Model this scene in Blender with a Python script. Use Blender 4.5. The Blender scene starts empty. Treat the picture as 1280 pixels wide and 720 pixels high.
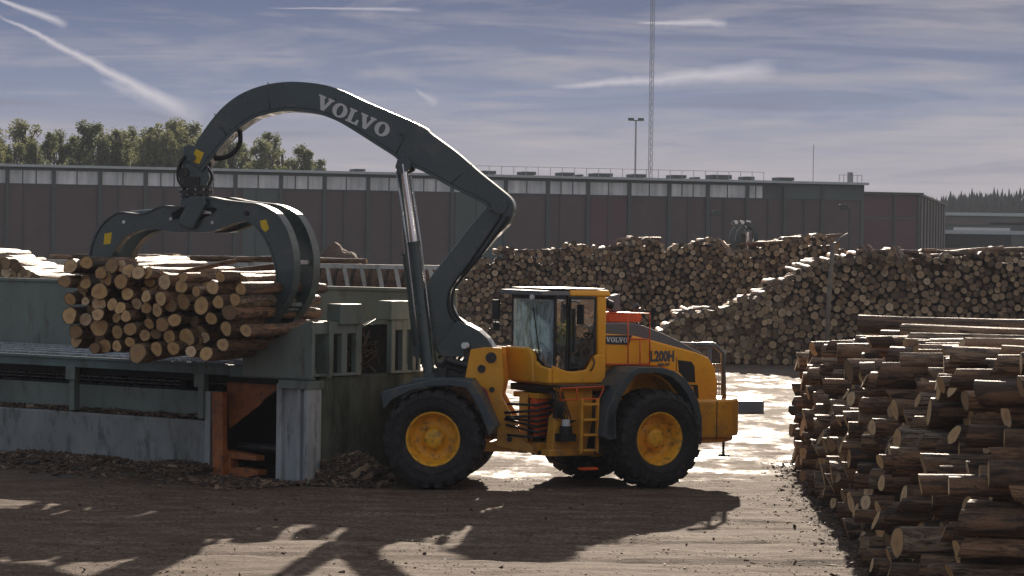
HAZE = 0.00025; EXPO = 0.7
import bpy, bmesh, math, random
import numpy as np
from mathutils import Vector, Matrix, noise
from mathutils.bvhtree import BVHTree
R = math.radians
random.seed(7); rng = np.random.default_rng(11)
scene = bpy.context.scene
COL = scene.collection

# ------------------------------------------------------------------ camera
FPX = 3400.0; CAMH = 4.4
pit = math.atan(50/FPX); rol = 0.014
fwd = Vector((0, math.cos(pit), -math.sin(pit)))
u0 = Vector((0, math.sin(pit), math.cos(pit))); r0 = Vector((1, 0, 0))
rgt = r0*math.cos(rol) + u0*math.sin(rol)
upv = u0*math.cos(rol) - r0*math.sin(rol)
CAM = Vector((0, 0, CAMH))
cd = bpy.data.cameras.new('camera'); co = bpy.data.objects.new('camera', cd); COL.objects.link(co)
mt = Matrix((rgt, upv, -fwd)).transposed().to_4x4(); mt.translation = CAM
co.matrix_world = mt
cd.sensor_width = 36; cd.lens = FPX/1280*36; cd.clip_start = .5; cd.clip_end = 9000
scene.camera = co

def ray(px, py): return (fwd*FPX + rgt*(px-640) - upv*(py-360))
def at(px, py, Y):
    d = ray(px, py); return CAM + d*(Y/d.y)
def onz(px, py, z):
    d = ray(px, py); return CAM + d*((z-CAMH)/d.z)

class Frame:
    def __init__(s, ox, oy, yaw):
        s.M = Matrix.Translation((ox, oy, 0)) @ Matrix.Rotation(R(yaw), 4, 'Z'); s.I = s.M.inverted()
    def W(s, x, y, z): return s.M @ Vector((x, y, z))
    def _l(s, px, py):
        return s.I @ CAM, s.I.to_3x3() @ ray(px, py)
    def tr(s, px, py, v):
        o, d = s._l(px, py); p = o + d*((v-o.y)/d.y); return (p.x, p.z)
    def trx(s, px, py, xc):
        o, d = s._l(px, py); p = o + d*((xc-o.x)/d.x); return (p.y, p.z)
    def pts(s, l, v): return [s.tr(a, b, v) for a, b in l]
    def ptsx(s, l, v): return [s.trx(a, b, v) for a, b in l]

# ------------------------------------------------------------------ materials
MAT = {}
def N(nt, t, **kw):
    n = nt.nodes.new(t)
    for k, v in kw.items():
        if k in ('op',): n.operation = v
        elif k == 'blend': n.blend_type = v
        else: n.inputs[k].default_value = v
    return n
def L(nt, a, b): nt.links.new(a, b)
def ramp(nt, src, stops):
    r = nt.nodes.new('ShaderNodeValToRGB'); e = r.color_ramp.elements
    while len(e) < len(stops): e.new(.5)
    for i, (p, c) in enumerate(stops):
        e[i].position = p; e[i].color = (*c, 1) if len(c) == 3 else c
    L(nt, src, r.inputs[0]); return r.outputs[0]
def mixc(nt, f, a, b, blend='MIX'):
    m = nt.nodes.new('ShaderNodeMix'); m.data_type = 'RGBA'; m.blend_type = blend
    for s, i in ((f, 0), (a, 6), (b, 7)):
        if hasattr(s, 'is_linked') or hasattr(s, 'links'): L(nt, s, m.inputs[i])
        else: m.inputs[i].default_value = s if i == 0 else ((*s, 1) if len(s) == 3 else s)
    return m.outputs[2]
def math_(nt, op, a, b=None, c=None, clamp=False):
    m = nt.nodes.new('ShaderNodeMath'); m.operation = op; m.use_clamp = clamp
    for i, s in enumerate((a, b, c)):
        if s is None: continue
        if hasattr(s, 'links'): L(nt, s, m.inputs[i])
        else: m.inputs[i].default_value = s
    return m.outputs[0]
def noise_(nt, vec, scale, detail=4, rough=.55, dist=0):
    n = N(nt, 'ShaderNodeTexNoise', Scale=scale, Detail=detail, Roughness=rough, Distortion=dist)
    if vec is not None: L(nt, vec, n.inputs['Vector'])
    return n.outputs['Fac']
def newmat(name):
    m = bpy.data.materials.new(name); m.use_nodes = True; nt = m.node_tree
    b = nt.nodes['Principled BSDF']; MAT[name] = m
    g = nt.nodes.new('ShaderNodeNewGeometry')
    return m, nt, b, g
def bump(nt, b, h, strength, dist=.02):
    bn = N(nt, 'ShaderNodeBump', Strength=strength, Distance=dist); L(nt, h, bn.inputs['Height']); L(nt, bn.outputs[0], b.inputs['Normal'])
def mat(name, col, rough=.6, metal=0, var=.25, scale=3, dirt=None, dirtamt=.5, bmp=.1, bscale=30, stretch=(1,1,1), coat=0, zdirt=None, spec=.5):
    m, nt, b, g = newmat(name)
    mp = N(nt, 'ShaderNodeMapping'); mp.inputs['Scale'].default_value = stretch; L(nt, g.outputs['Position'], mp.inputs[0])
    n1 = noise_(nt, mp.outputs[0], scale, 6, .6)
    lo = tuple(c*(1-var) for c in col); hi = tuple(min(1, c*(1+var)) for c in col)
    c = ramp(nt, n1, [(.3, lo), (.7, hi)])
    if dirt:
        n2 = noise_(nt, mp.outputs[0], scale*2.3, 8, .7)
        f = ramp(nt, n2, [(.62-dirtamt*.3, (0,0,0)), (.75-dirtamt*.15, (1,1,1))])
        if zdirt:
            s = nt.nodes.new('ShaderNodeSeparateXYZ'); L(nt, g.outputs['Position'], s.inputs[0])
            h = math_(nt, 'SUBTRACT', 1, math_(nt, 'DIVIDE', s.outputs[2], zdirt), clamp=True)
            f2 = math_(nt, 'MULTIPLY', h, n2); f = math_(nt, 'ADD', math_(nt, 'MULTIPLY', f, .35), math_(nt, 'MULTIPLY', f2, 1.3), clamp=True)
        c = mixc(nt, f, c, dirt)
    L(nt, c, b.inputs['Base Color'])
    rr = ramp(nt, noise_(nt, g.outputs['Position'], scale*4, 3), [(.3, (max(.05, rough-.12),)*3), (.7, (min(1, rough+.12),)*3)])
    L(nt, rr, b.inputs['Roughness']); b.inputs['Metallic'].default_value = metal
    b.inputs['Coat Weight'].default_value = coat; b.inputs['Specular IOR Level'].default_value = spec
    if bmp: bump(nt, b, noise_(nt, g.outputs['Position'], bscale, 5), bmp)
    return m

mat('yellow', (.97, .41, .012), .38, var=.10, scale=1.6, dirt=(.20, .13, .07), dirtamt=.22, bmp=.03, coat=.3, zdirt=2.6)
mat('rim_yellow', (.92, .45, .02), .45, var=.1, scale=3, dirt=(.16, .10, .05), dirtamt=.4, bmp=.05)
mat('orange', (.75, .10, .015), .45, var=.12, scale=3, bmp=.03)
mat('red_lamp', (.25, .02, .03), .25, var=.2, bmp=0)
mat('boom_grey', (.058, .080, .080), .36, var=.16, scale=1.3, dirt=(.12, .11, .095), dirtamt=.22, bmp=.02, coat=.25)
mat('fender_grey', (.05, .068, .075), .42, var=.15, scale=2, dirt=(.14, .12, .09), dirtamt=.2, bmp=.05)
mat('hood_grey', (.13, .13, .135), .4, var=.1, bmp=.02)
mat('black', (.012, .013, .014), .5, var=.3, scale=5, bmp=.1)
mat('dark_metal', (.035, .035, .035), .45, metal=.3, var=.4, scale=6, dirt=(.12, .08, .05), dirtamt=.3, bmp=.1)
mat('chrome', (.75, .75, .76), .12, metal=1, var=.05, bmp=0)
mat('tyre', (.016, .016, .017), .78, var=.3, scale=4, dirt=(.07, .055, .045), dirtamt=.35, bmp=.3, bscale=40)
mat('decal', (.62, .63, .62), .5, var=.04, bmp=0)
mat('badge', (.035, .038, .045), .35, var=.05, bmp=0)
mat('text_dark', (.07, .075, .09), .5, var=.05, bmp=0)
mat('sticker', (.72, .48, .02), .5, var=.15, scale=20, bmp=0)
mat('green_steel', (.17, .205, .175), .5, var=.2, scale=1.2, dirt=(.10, .08, .055), dirtamt=.3, bmp=.08, stretch=(1, 1, .4), bscale=12)
mat('teal_steel', (.11, .165, .155), .5, var=.25, scale=1.0, dirt=(.09, .075, .06), dirtamt=.35, bmp=.08, stretch=(1, 1, .35), bscale=12)
mat('concrete', (.27, .275, .26), .8, var=.22, scale=1.3, dirt=(.09, .09, .085), dirtamt=.4, bmp=.35, bscale=9, stretch=(1, 1, .45))
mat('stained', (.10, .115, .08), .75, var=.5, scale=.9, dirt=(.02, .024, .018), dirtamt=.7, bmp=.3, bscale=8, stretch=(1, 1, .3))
mat('galv', (.38, .395, .39), .5, metal=.1, var=.3, scale=2, dirt=(.14, .13, .12), dirtamt=.35, bmp=.1, stretch=(1, 1, .2))
mat('rust_orange', (.40, .12, .03), .6, var=.25, scale=3, dirt=(.12, .05, .03), dirtamt=.45, bmp=.15)
mat('worn_steel', (.42, .42, .42), .3, metal=.85, var=.3, scale=5, bmp=.1)
mat('shade_black', (.012, .013, .013), .9, var=.3, bmp=0)  # near-black paint that stands for the shade in recesses and openings
mat('hall_red', (.108, .085, .079), .7, var=.13, scale=.25, bmp=.0, stretch=(1, 1, .3))
mat('hall_green', (.085, .115, .108), .6, var=.12, scale=.2, bmp=0)
mat('hall_roof', (.45, .50, .50), .45, var=.1, bmp=0)
mat('hall_trim', (.075, .088, .085), .6, var=.1, bmp=0)
mat('hall_purple', (.12, .070, .075), .7, var=.1, scale=.2, bmp=0)
mat('far_white', (.65, .65, .66), .6, var=.05, bmp=0)
mat('skin', (.48, .27, .19), .5, var=.05, bmp=0)
mat('hivis', (.55, .62, .06), .7, var=.1, bmp=0)
mat('cloth', (.03, .035, .06), .8, var=.2, bmp=0)
mat('hair', (.05, .035, .02), .7, var=.2, bmp=0)
mat('mast', (.30, .30, .32), .5, metal=.3, var=.1, bmp=0)
mat('pole_wood', (.17, .14, .11), .8, var=.3, scale=6, bmp=.2)
mat('trunk', (.10, .085, .07), .85, var=.4, scale=4, bmp=.3)
mat('bark_bits', (.085, .052, .035), .85, var=.6, scale=9, bmp=.4, bscale=25)
mat('lamp', (.85, .85, .82), .3, var=.02, bmp=0)

def leafmat(name, a, b_):
    m, nt, b, g = newmat(name)
    c = mixc(nt, g.outputs['Random Per Island'], a, b_)
    L(nt, c, b.inputs['Base Color']); b.inputs['Roughness'].default_value = .7; b.inputs['Specular IOR Level'].default_value = .2
    t = nt.nodes.new('ShaderNodeBsdfTranslucent'); L(nt, c, t.inputs[0])
    mx = nt.nodes.new('ShaderNodeMixShader'); mx.inputs[0].default_value = .5
    L(nt, b.outputs[0], mx.inputs[1]); L(nt, t.outputs[0], mx.inputs[2]); L(nt, mx.outputs[0], nt.nodes['Material Output'].inputs[0])
leafmat('leaf', (.13, .15, .07), (.25, .25, .13))
leafmat('leaf_dark', (.10, .125, .06), (.19, .20, .10))
leafmat('needle', (.02, .035, .022), (.05, .065, .04))

def chipmat():
    m, nt, b, g = newmat('chips')
    r = g.outputs['Random Per Island']
    c = ramp(nt, r, [(0, (.03, .02, .014)), (.45, (.10, .06, .04)), (.8, (.17, .105, .065)), (1, (.30, .21, .13))])
    L(nt, c, b.inputs['Base Color']); b.inputs['Roughness'].default_value = .75
chipmat()

def panelmat():   # translucent ribbed strip windows of the hall
    m, nt, b, g = newmat('strip_glass')
    n1 = noise_(nt, g.outputs['Position'], .5, 4, .6)
    mp = N(nt, 'ShaderNodeMapping'); mp.inputs['Scale'].default_value = (1, 1, .05); L(nt, g.outputs['Position'], mp.inputs[0])
    n2 = noise_(nt, mp.outputs[0], 1.6, 3, .7)
    c = ramp(nt, math_(nt, 'ADD', math_(nt, 'MULTIPLY', n1, .4), math_(nt, 'MULTIPLY', n2, .6)), [(.35, (.40, .44, .44)), (.65, (.86, .88, .87))])
    L(nt, c, b.inputs['Base Color']); b.inputs['Roughness'].default_value = .35
panelmat()

def glassmat():
    m, nt, b, g = newmat('glass')
    tr = nt.nodes.new('ShaderNodeBsdfTransparent'); tr.inputs[0].default_value = (.72, .80, .80, 1)
    gl = nt.nodes.new('ShaderNodeBsdfGlossy'); gl.inputs['Roughness'].default_value = .03
    n = noise_(nt, g.outputs['Position'], 2.2, 3)
    bn = N(nt, 'ShaderNodeBump', Strength=.12, Distance=.05); L(nt, n, bn.inputs['Height']); L(nt, bn.outputs[0], gl.inputs['Normal'])
    lw = N(nt, 'ShaderNodeLayerWeight', Blend=.35)
    f = math_(nt, 'ADD', math_(nt, 'MULTIPLY', lw.outputs['Fresnel'], .8), .22, clamp=True)
    mx = nt.nodes.new('ShaderNodeMixShader'); L(nt, f, mx.inputs[0]); L(nt, tr.outputs[0], mx.inputs[1]); L(nt, gl.outputs[0], mx.inputs[2])
    # film of dust
    df = nt.nodes.new('ShaderNodeBsdfDiffuse'); df.inputs[0].default_value = (.45, .48, .5, 1)
    m2 = nt.nodes.new('ShaderNodeMixShader'); L(nt, ramp(nt, noise_(nt, g.outputs['Position'], 5, 6, .7), [(.45, (.03,)*3), (.75, (.30,)*3)]), m2.inputs[0])
    L(nt, mx.outputs[0], m2.inputs[1]); L(nt, df.outputs[0], m2.inputs[2])
    L(nt, m2.outputs[0], nt.nodes['Material Output'].inputs[0])
glassmat()
def screenmat():      # windscreen; sky reflections painted in as streaks of a bluish-white film
    m, nt, b, g = newmat('windscreen')
    tr = nt.nodes.new('ShaderNodeBsdfTransparent'); tr.inputs[0].default_value = (.75, .84, .86, 1)
    gl = nt.nodes.new('ShaderNodeBsdfGlossy'); gl.inputs['Roughness'].default_value = .06
    mp = N(nt, 'ShaderNodeMapping'); mp.inputs['Scale'].default_value = (2.2, 2.2, .55); mp.inputs['Rotation'].default_value = (.25, .3, 0); L(nt, g.outputs['Position'], mp.inputs[0])
    n = noise_(nt, mp.outputs[0], 2.4, 5, .6, 1.5)
    tl = nt.nodes.new('ShaderNodeBsdfTranslucent'); tl.inputs[0].default_value = (.62, .72, .80, 1)
    df = nt.nodes.new('ShaderNodeBsdfDiffuse'); df.inputs[0].default_value = (.62, .72, .80, 1)
    mx = nt.nodes.new('ShaderNodeMixShader'); mx.inputs[0].default_value = .32; L(nt, tr.outputs[0], mx.inputs[1]); L(nt, gl.outputs[0], mx.inputs[2])
    md = nt.nodes.new('ShaderNodeMixShader'); md.inputs[0].default_value = .5; L(nt, tl.outputs[0], md.inputs[1]); L(nt, df.outputs[0], md.inputs[2])
    m2 = nt.nodes.new('ShaderNodeMixShader'); L(nt, ramp(nt, n, [(.38, (.08,)*3), (.50, (.4,)*3), (.60, (.8,)*3)]), m2.inputs[0])
    L(nt, mx.outputs[0], m2.inputs[1]); L(nt, md.outputs[0], m2.inputs[2]); L(nt, m2.outputs[0], nt.nodes['Material Output'].inputs[0])
screenmat()

def logmats():
    m, nt, b, g = newmat('bark')
    oi = nt.nodes.new('ShaderNodeObjectInfo')
    r = math_(nt, 'FRACT', math_(nt, 'ADD', g.outputs['Random Per Island'], oi.outputs['Random']))
    base = ramp(nt, r, [(0, (.08, .052, .036)), (.3, (.22, .125, .07)), (.5, (.34, .18, .09)), (.7, (.42, .23, .115)), (.85, (.44, .29, .18)), (1, (.52, .40, .28))])
    uvb = nt.nodes.new('ShaderNodeUVMap'); mpb = N(nt, 'ShaderNodeMapping'); mpb.inputs['Scale'].default_value = (7, 1.1, 1); L(nt, uvb.outputs[0], mpb.inputs[0])
    cx = nt.nodes.new('ShaderNodeCombineXYZ'); L(nt, math_(nt, 'MULTIPLY', r, 40), cx.inputs[0]); L(nt, math_(nt, 'MULTIPLY', r, 91), cx.inputs[1]); L(nt, cx.outputs[0], mpb.inputs['Location'])
    n = noise_(nt, mpb.outputs[0], 2.2, 8, .72, .6)
    c = mixc(nt, ramp(nt, n, [(.42, (0,)*3), (.58, (1,)*3)]), base, (.05, .032, .022))
    n3 = noise_(nt, mpb.outputs[0], .55, 5, .65)
    c = mixc(nt, ramp(nt, n3, [(.535, (0,)*3), (.60, (.8,)*3)]), c, (.36, .20, .105))
    nk = noise_(nt, g.outputs['Position'], 28, 3, .6); c = mixc(nt, ramp(nt, nk, [(.62, (0,)*3), (.68, (.8,)*3)]), c, (.05, .03, .02))
    L(nt, c, b.inputs['Base Color']); b.inputs['Roughness'].default_value = .55
    bump(nt, b, math_(nt, 'ADD', n, math_(nt, 'MULTIPLY', nk, .3)), 1.0, .06)
    for mname, stops in (('cut_end', [(0, (.20, .13, .07)), (.3, (.50, .30, .12)), (.6, (.62, .39, .16)), (.85, (.66, .44, .22)), (1, (.72, .52, .32))]), ('cut_end_weathered', [(0, (.07, .05, .035)), (.3, (.20, .145, .085)), (.6, (.36, .25, .135)), (.85, (.47, .34, .19)), (1, (.56, .44, .29))])):
     endmat(mname, stops)
def endmat(mname, stops):
    m, nt, b, g = newmat(mname)
    oi = nt.nodes.new('ShaderNodeObjectInfo')
    r = math_(nt, 'FRACT', math_(nt, 'ADD', g.outputs['Random Per Island'], math_(nt, 'ADD', oi.outputs['Random'], .37)))
    base = ramp(nt, r, stops)
    uv = nt.nodes.new('ShaderNodeUVMap')
    vl = N(nt, 'ShaderNodeVectorMath'); vl.operation = 'LENGTH'; L(nt, uv.outputs[0], vl.inputs[0])
    rr = math_(nt, 'ADD', vl.outputs['Value'], math_(nt, 'MULTIPLY', noise_(nt, uv.outputs[0], 2.0, 3), .15))
    ring = math_(nt, 'SINE', math_(nt, 'MULTIPLY', rr, 60))
    c = mixc(nt, math_(nt, 'MULTIPLY', math_(nt, 'ADD', ring, 1), .13), base, (.2, .11, .05))
    c = mixc(nt, ramp(nt, rr, [(.30, (.35,)*3), (.55, (0,)*3)]), c, (.35, .14, .06))
    c = mixc(nt, ramp(nt, rr, [(.97, (0,)*3), (1.03, (1,)*3)]), c, (.06, .04, .03))
    c = mixc(nt, ramp(nt, noise_(nt, g.outputs['Position'], 9, 6, .7), [(.5, (0,)*3), (.75, (.6,)*3)]), c, (.12, .085, .06))
    L(nt, c, b.inputs['Base Color']); b.inputs['Roughness'].default_value = .7
    bump(nt, b, noise_(nt, g.outputs['Position'], 40, 4, .7), .3, .01)
logmats()

def groundmat():
    m, nt, b, g = newmat('yard_ground')
    P = g.outputs['Position']; s = nt.nodes.new('ShaderNodeSeparateXYZ'); L(nt, P, s.inputs[0])
    nb = noise_(nt, P, .35, 5, .6); nm = noise_(nt, P, 1.7, 6, .65); nf = noise_(nt, P, 14, 6, .7); 
    mp = N(nt, 'ShaderNodeMapping'); mp.inputs['Scale'].default_value = (.5, 2.6, 1); L(nt, P, mp.inputs[0])
    nt_ = noise_(nt, mp.outputs[0], 1.1, 7, .7)      # tyre-dragged streaks
    c = ramp(nt, nt_, [(.3, (.085, .060, .046)), (.5, (.17, .122, .09)), (.7, (.30, .218, .162))])
    c = mixc(nt, ramp(nt, nf, [(.42, (.75,)*3), (.6, (0,)*3)]), c, (.06, .038, .026))
    c = mixc(nt, ramp(nt, nm, [(.5, (0,)*3), (.66, (.85,)*3)]), c, (.085, .052, .034))
    # wet part of the yard behind the machine
    y = math_(nt, 'ADD', s.outputs[1], math_(nt, 'MULTIPLY', math_(nt, 'SUBTRACT', nb, .5), 9))
    y = math_(nt, 'ADD', y, math_(nt, 'MULTIPLY', math_(nt, 'SUBTRACT', nm, .5), 3))
    y = math_(nt, 'ADD', y, math_(nt, 'MULTIPLY', s.outputs[0], -.12))
    wet = N(nt, 'ShaderNodeMapRange'); wet.inputs[1].default_value = 51.2; wet.inputs[2].default_value = 52.6; L(nt, y, wet.inputs[0])
    mp2 = N(nt, 'ShaderNodeMapping'); mp2.inputs['Scale'].default_value = (.35, .16, 1); L(nt, P, mp2.inputs[0])
    isl = noise_(nt, mp2.outputs[0], 2.2, 8, .68)     # dry islands in the wet
    w = math_(nt, 'MULTIPLY', wet.outputs[0], ramp(nt, isl, [(.45, (.0,)*3), (.53, (.35,)*3), (.60, (1,)*3)]))
    wc = mixc(nt, nm, (.035, .030, .027), (.075, .062, .052))
    L(nt, mixc(nt, w, c, wc), b.inputs['Base Color'])
    rw = ramp(nt, nt_, [(.35, (.30,)*3), (.6, (.62,)*3)])
    L(nt, mixc(nt, w, (.88,)*3, rw), b.inputs['Roughness'])
    L(nt, math_(nt, 'ADD', .08, math_(nt, 'MULTIPLY', w, .35)), b.inputs['Specular IOR Level'])
    h = math_(nt, 'ADD', math_(nt, 'MULTIPLY', nf, .5), math_(nt, 'MULTIPLY', nt_, 1.2))
    bn = N(nt, 'ShaderNodeBump', Distance=.06); L(nt, h, bn.inputs['Height'])
    L(nt, math_(nt, 'ADD', .75, math_(nt, 'MULTIPLY', w, -.1)), bn.inputs['Strength'])
    L(nt, bn.outputs[0], b.inputs['Normal'])
groundmat()

# ------------------------------------------------------------------ mesh builder
def smooth_path(pl, k=4):
    out = []
    for i in range(len(pl)-1):
        p0, p1, p2, p3 = (Vector(q) for q in (pl[max(i-1, 0)], pl[i], pl[i+1], pl[min(i+2, len(pl)-1)]))
        for j in range(k):
            t = j/k; v = .5*((2*p1)+(-p0+p2)*t+(2*p0-5*p1+4*p2-p3)*t*t+(-p0+3*p1-3*p2+p3)*t**3); out.append((v.x, v.y))
    return out+[tuple(pl[-1])]
class MB:
    def __init__(s, fr=None):
        s.v = []; s.f = []; s.sm = []; s.mi = []; s.fr = fr; s.m = 0; s.uv = {}
    def P(s, p):
        p = Vector(p); return s.fr.M @ p if s.fr else p
    def add(s, vs, fs, smooth=False):
        n = len(s.v); s.v += [s.P(p) for p in vs]
        for f in fs: s.f.append([i+n for i in f]); s.sm.append(smooth); s.mi.append(s.m)
        return s
    def box(s, x0, x1, y0, y1, z0, z1):
        v = [(x, y, z) for z in (z0, z1) for y in (y0, y1) for x in (x0, x1)]
        return s.add(v, [(0,2,3,1),(4,5,7,6),(0,1,5,4),(2,6,7,3),(0,4,6,2),(1,3,7,5)])
    def prism(s, pts, y0, y1):           # profile in x,z, extruded along y
        n = len(pts); v = [(x, y0, z) for x, z in pts] + [(x, y1, z) for x, z in pts]
        return s.add(v, [list(range(n)), list(range(2*n-1, n-1, -1))] + [(i, i+n, (i+1) % n+n, (i+1) % n) for i in range(n)])
    def prismx(s, pts, x0, x1):          # profile in y,z
        n = len(pts); v = [(x0, y, z) for y, z in pts] + [(x1, y, z) for y, z in pts]
        return s.add(v, [list(range(n)), list(range(2*n-1, n-1, -1))] + [(i, i+n, (i+1) % n+n, (i+1) % n) for i in range(n)])
    def plan(s, pts, z0, z1, inset=0):
        n = len(pts); cx = sum(p[0] for p in pts)/n; cy = sum(p[1] for p in pts)/n
        v = [(x, y, z0) for x, y in pts] + [(cx+(x-cx)*(1-inset), cy+(y-cy)*(1-inset), z1) for x, y in pts]
        return s.add(v, [list(range(n)), list(range(2*n-1, n-1, -1))] + [(i, i+n, (i+1) % n+n, (i+1) % n) for i in range(n)])
    def strip(s, outer, inner, y0, y1):  # curved band between two polylines of equal length
        n = len(outer)
        for i in range(n-1):
            a, b, c, d = outer[i], outer[i+1], inner[i+1], inner[i]
            s.add([(p[0], y, p[1]) for y in (y0, y1) for p in (a, b, c, d)], [(0,1,2,3),(7,6,5,4),(0,4,5,1),(2,6,7,3)] + ([(0,3,7,4)] if i == 0 else []) + ([(1,5,6,2)] if i == n-2 else []))
        return s
    def cyl(s, a, b, r, r2=None, n=14, caps=True):
        a = Vector(a); b = Vector(b); r2 = r if r2 is None else r2
        d = (b-a).normalized(); t = d.orthogonal().normalized(); w = d.cross(t)
        vs = []
        for q, rr in ((a, r), (b, r2)):
            for i in range(n):
                an = 2*math.pi*i/n; vs.append(q + (t*math.cos(an)+w*math.sin(an))*rr)
        s.add(vs, [(i, (i+1) % n, (i+1) % n+n, i+n) for i in range(n)], True)
        if caps: s.add(vs[:n], [list(range(n-1, -1, -1))]); s.add(vs[n:], [list(range(n))])
        return s
    def tube(s, path, r, n=8):
        pts = [Vector(p) for p in path]; rings = []; t = None
        for i, p in enumerate(pts):
            d = (pts[min(i+1, len(pts)-1)] - pts[max(i-1, 0)]).normalized()
            t = d.orthogonal().normalized() if t is None else (t - d*t.dot(d)).normalized()
            w = d.cross(t)
            rings.append([p + (t*math.cos(2*math.pi*k/n)+w*math.sin(2*math.pi*k/n))*r for k in range(n)])
        vs = [q for ring in rings for q in ring]; fs = []
        for i in range(len(rings)-1):
            for k in range(n): fs.append((i*n+k, i*n+(k+1) % n, (i+1)*n+(k+1) % n, (i+1)*n+k))
        fs += [list(range(n-1, -1, -1)), [(len(rings)-1)*n+k for k in range(n)]]
        return s.add(vs, fs, True)
    def lathe(s, prof, c, ax, n=40):      # prof: (axial, radius); axis from c along ax
        c = Vector(c); d = Vector(ax).normalized(); t = Vector((0, 0, 1)); t = (t - d*t.dot(d)).normalized(); w = d.cross(t)
        vs = []; m = len(prof)
        for a, r in prof:
            for k in range(n):
                an = 2*math.pi*k/n; vs.append(c + d*a + (t*math.cos(an)+w*math.sin(an))*r)
        fs = [(i*n+k, i*n+(k+1) % n, (i+1)*n+(k+1) % n, (i+1)*n+k) for i in range(m-1) for k in range(n)]
        return s.add(vs, fs, True)
    def build(s, name, mats, parent=None, bevel=0, uv=False):
        me = bpy.data.meshes.new(name)
        off = Vector((0, 0, 0)); q = parent
        while q is not None: off += q.location; q = q.parent
        me.from_pydata([tuple(p-off) for p in s.v], [], s.f)
        if isinstance(mats, str): mats = [mats]
        for k in mats: me.materials.append(MAT[k])
        me.polygons.foreach_set('use_smooth', s.sm); me.polygons.foreach_set('material_index', s.mi)
        bm = bmesh.new(); bm.from_mesh(me)
        if uv is not False: pass
        bmesh.ops.recalc_face_normals(bm, faces=bm.faces); bm.to_mesh(me); bm.free()
        o = bpy.data.objects.new(name, me); COL.objects.link(o)
        if parent: o.parent = parent
        if bevel:
            md = o.modifiers.new('Bevel', 'BEVEL'); md.width = bevel; md.segments = 2; md.limit_method = 'ANGLE'; md.angle_limit = R(35)
        return o
def tag(o, label=None, cat=None, group=None, kind=None):
    if label: o['label'] = label
    if cat: o['category'] = cat
    if group: o['group'] = group
    if kind: o['kind'] = kind
    return o
def thing(name, loc, label, cat, group=None):
    o = bpy.data.objects.new(name, None); COL.objects.link(o); o.location = loc; o.empty_display_size = .3
    return tag(o, label, cat, group)
def textmesh(txt, M, name, mtl, parent, size=1, bold=.02, sx=1, extrude=.004):
    cu = bpy.data.curves.new(name, 'FONT'); cu.body = txt; cu.size = size; cu.offset = bold; cu.extrude = extrude; cu.resolution_u = 3
    ob = bpy.data.objects.new(name, cu); COL.objects.link(ob)
    bpy.context.view_layer.update()
    me = bpy.data.meshes.new_from_object(ob.evaluated_get(bpy.context.evaluated_depsgraph_get()))
    bpy.data.objects.remove(ob); bpy.data.curves.remove(cu)
    off = Vector((0, 0, 0)); q = parent
    while q is not None: off += q.location; q = q.parent
    me.transform(Matrix.Diagonal((sx, 1, 1, 1))); me.transform(M); me.transform(Matrix.Translation(-off)); me.materials.clear(); me.materials.append(MAT[mtl])
    o = bpy.data.objects.new(name, me); COL.objects.link(o); o.parent = parent; me.name = name
    return o
def copy_tree(o, parent=None, loc=None, rz=None):
    c = o.copy(); COL.objects.link(c); c.parent = parent
    if loc is not None: c.location = loc
    if rz is not None: c.rotation_euler.z = rz
    for ch in list(o.children): copy_tree(ch, c)
    return c
LET = {'V': (1.1, [(0,1),(.5,1),(.5,.87),(.42,.87),(.61,.36),(.77,.87),(.68,.87),(.68,1),(1.1,1),(1.1,.87),(1.01,.87),(.68,0),(.46,0),(.09,.87),(0,.87)]),
       'L': (.86, [(0,0),(0,.13),(.1,.13),(.1,.87),(0,.87),(0,1),(.5,1),(.5,.87),(.38,.87),(.38,.13),(.62,.13),(.7,.4),(.84,.4),(.84,0)])}
def logo(mb, a, b, h, y0, y1):
    """slab lettering with its top edge running from a to b (x,z), letters h high, hanging below"""
    a = Vector(a); b = Vector(b); word = 'VOLVO'; tot = 1.1+1.02+.86+1.1+1.02+.24
    dx = (b-a)/tot; dn = Vector((-(b-a).y, (b-a).x)).normalized()*h; x = 0
    def T(p, q): v = a + dx*p - dn*(1-q); return (v.x, v.y)
    for ch in word:
        if ch == 'O':
            n = 20; ou = [T(x+.51+.51*math.sin(2*math.pi*k/n), .5+.52*math.cos(2*math.pi*k/n)) for k in range(n+1)]
            inn = [T(x+.51+.2*math.sin(2*math.pi*k/n), .5+.38*math.cos(2*math.pi*k/n)) for k in range(n+1)]
            mb.strip(ou, inn, y0, y1); x += 1.02+.06
        else:
            w, pl = LET[ch]; mb.prism([T(x+p, q) for p, q in pl], y0, y1); x += w+.06-(.12 if ch == 'L' else 0)

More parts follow.
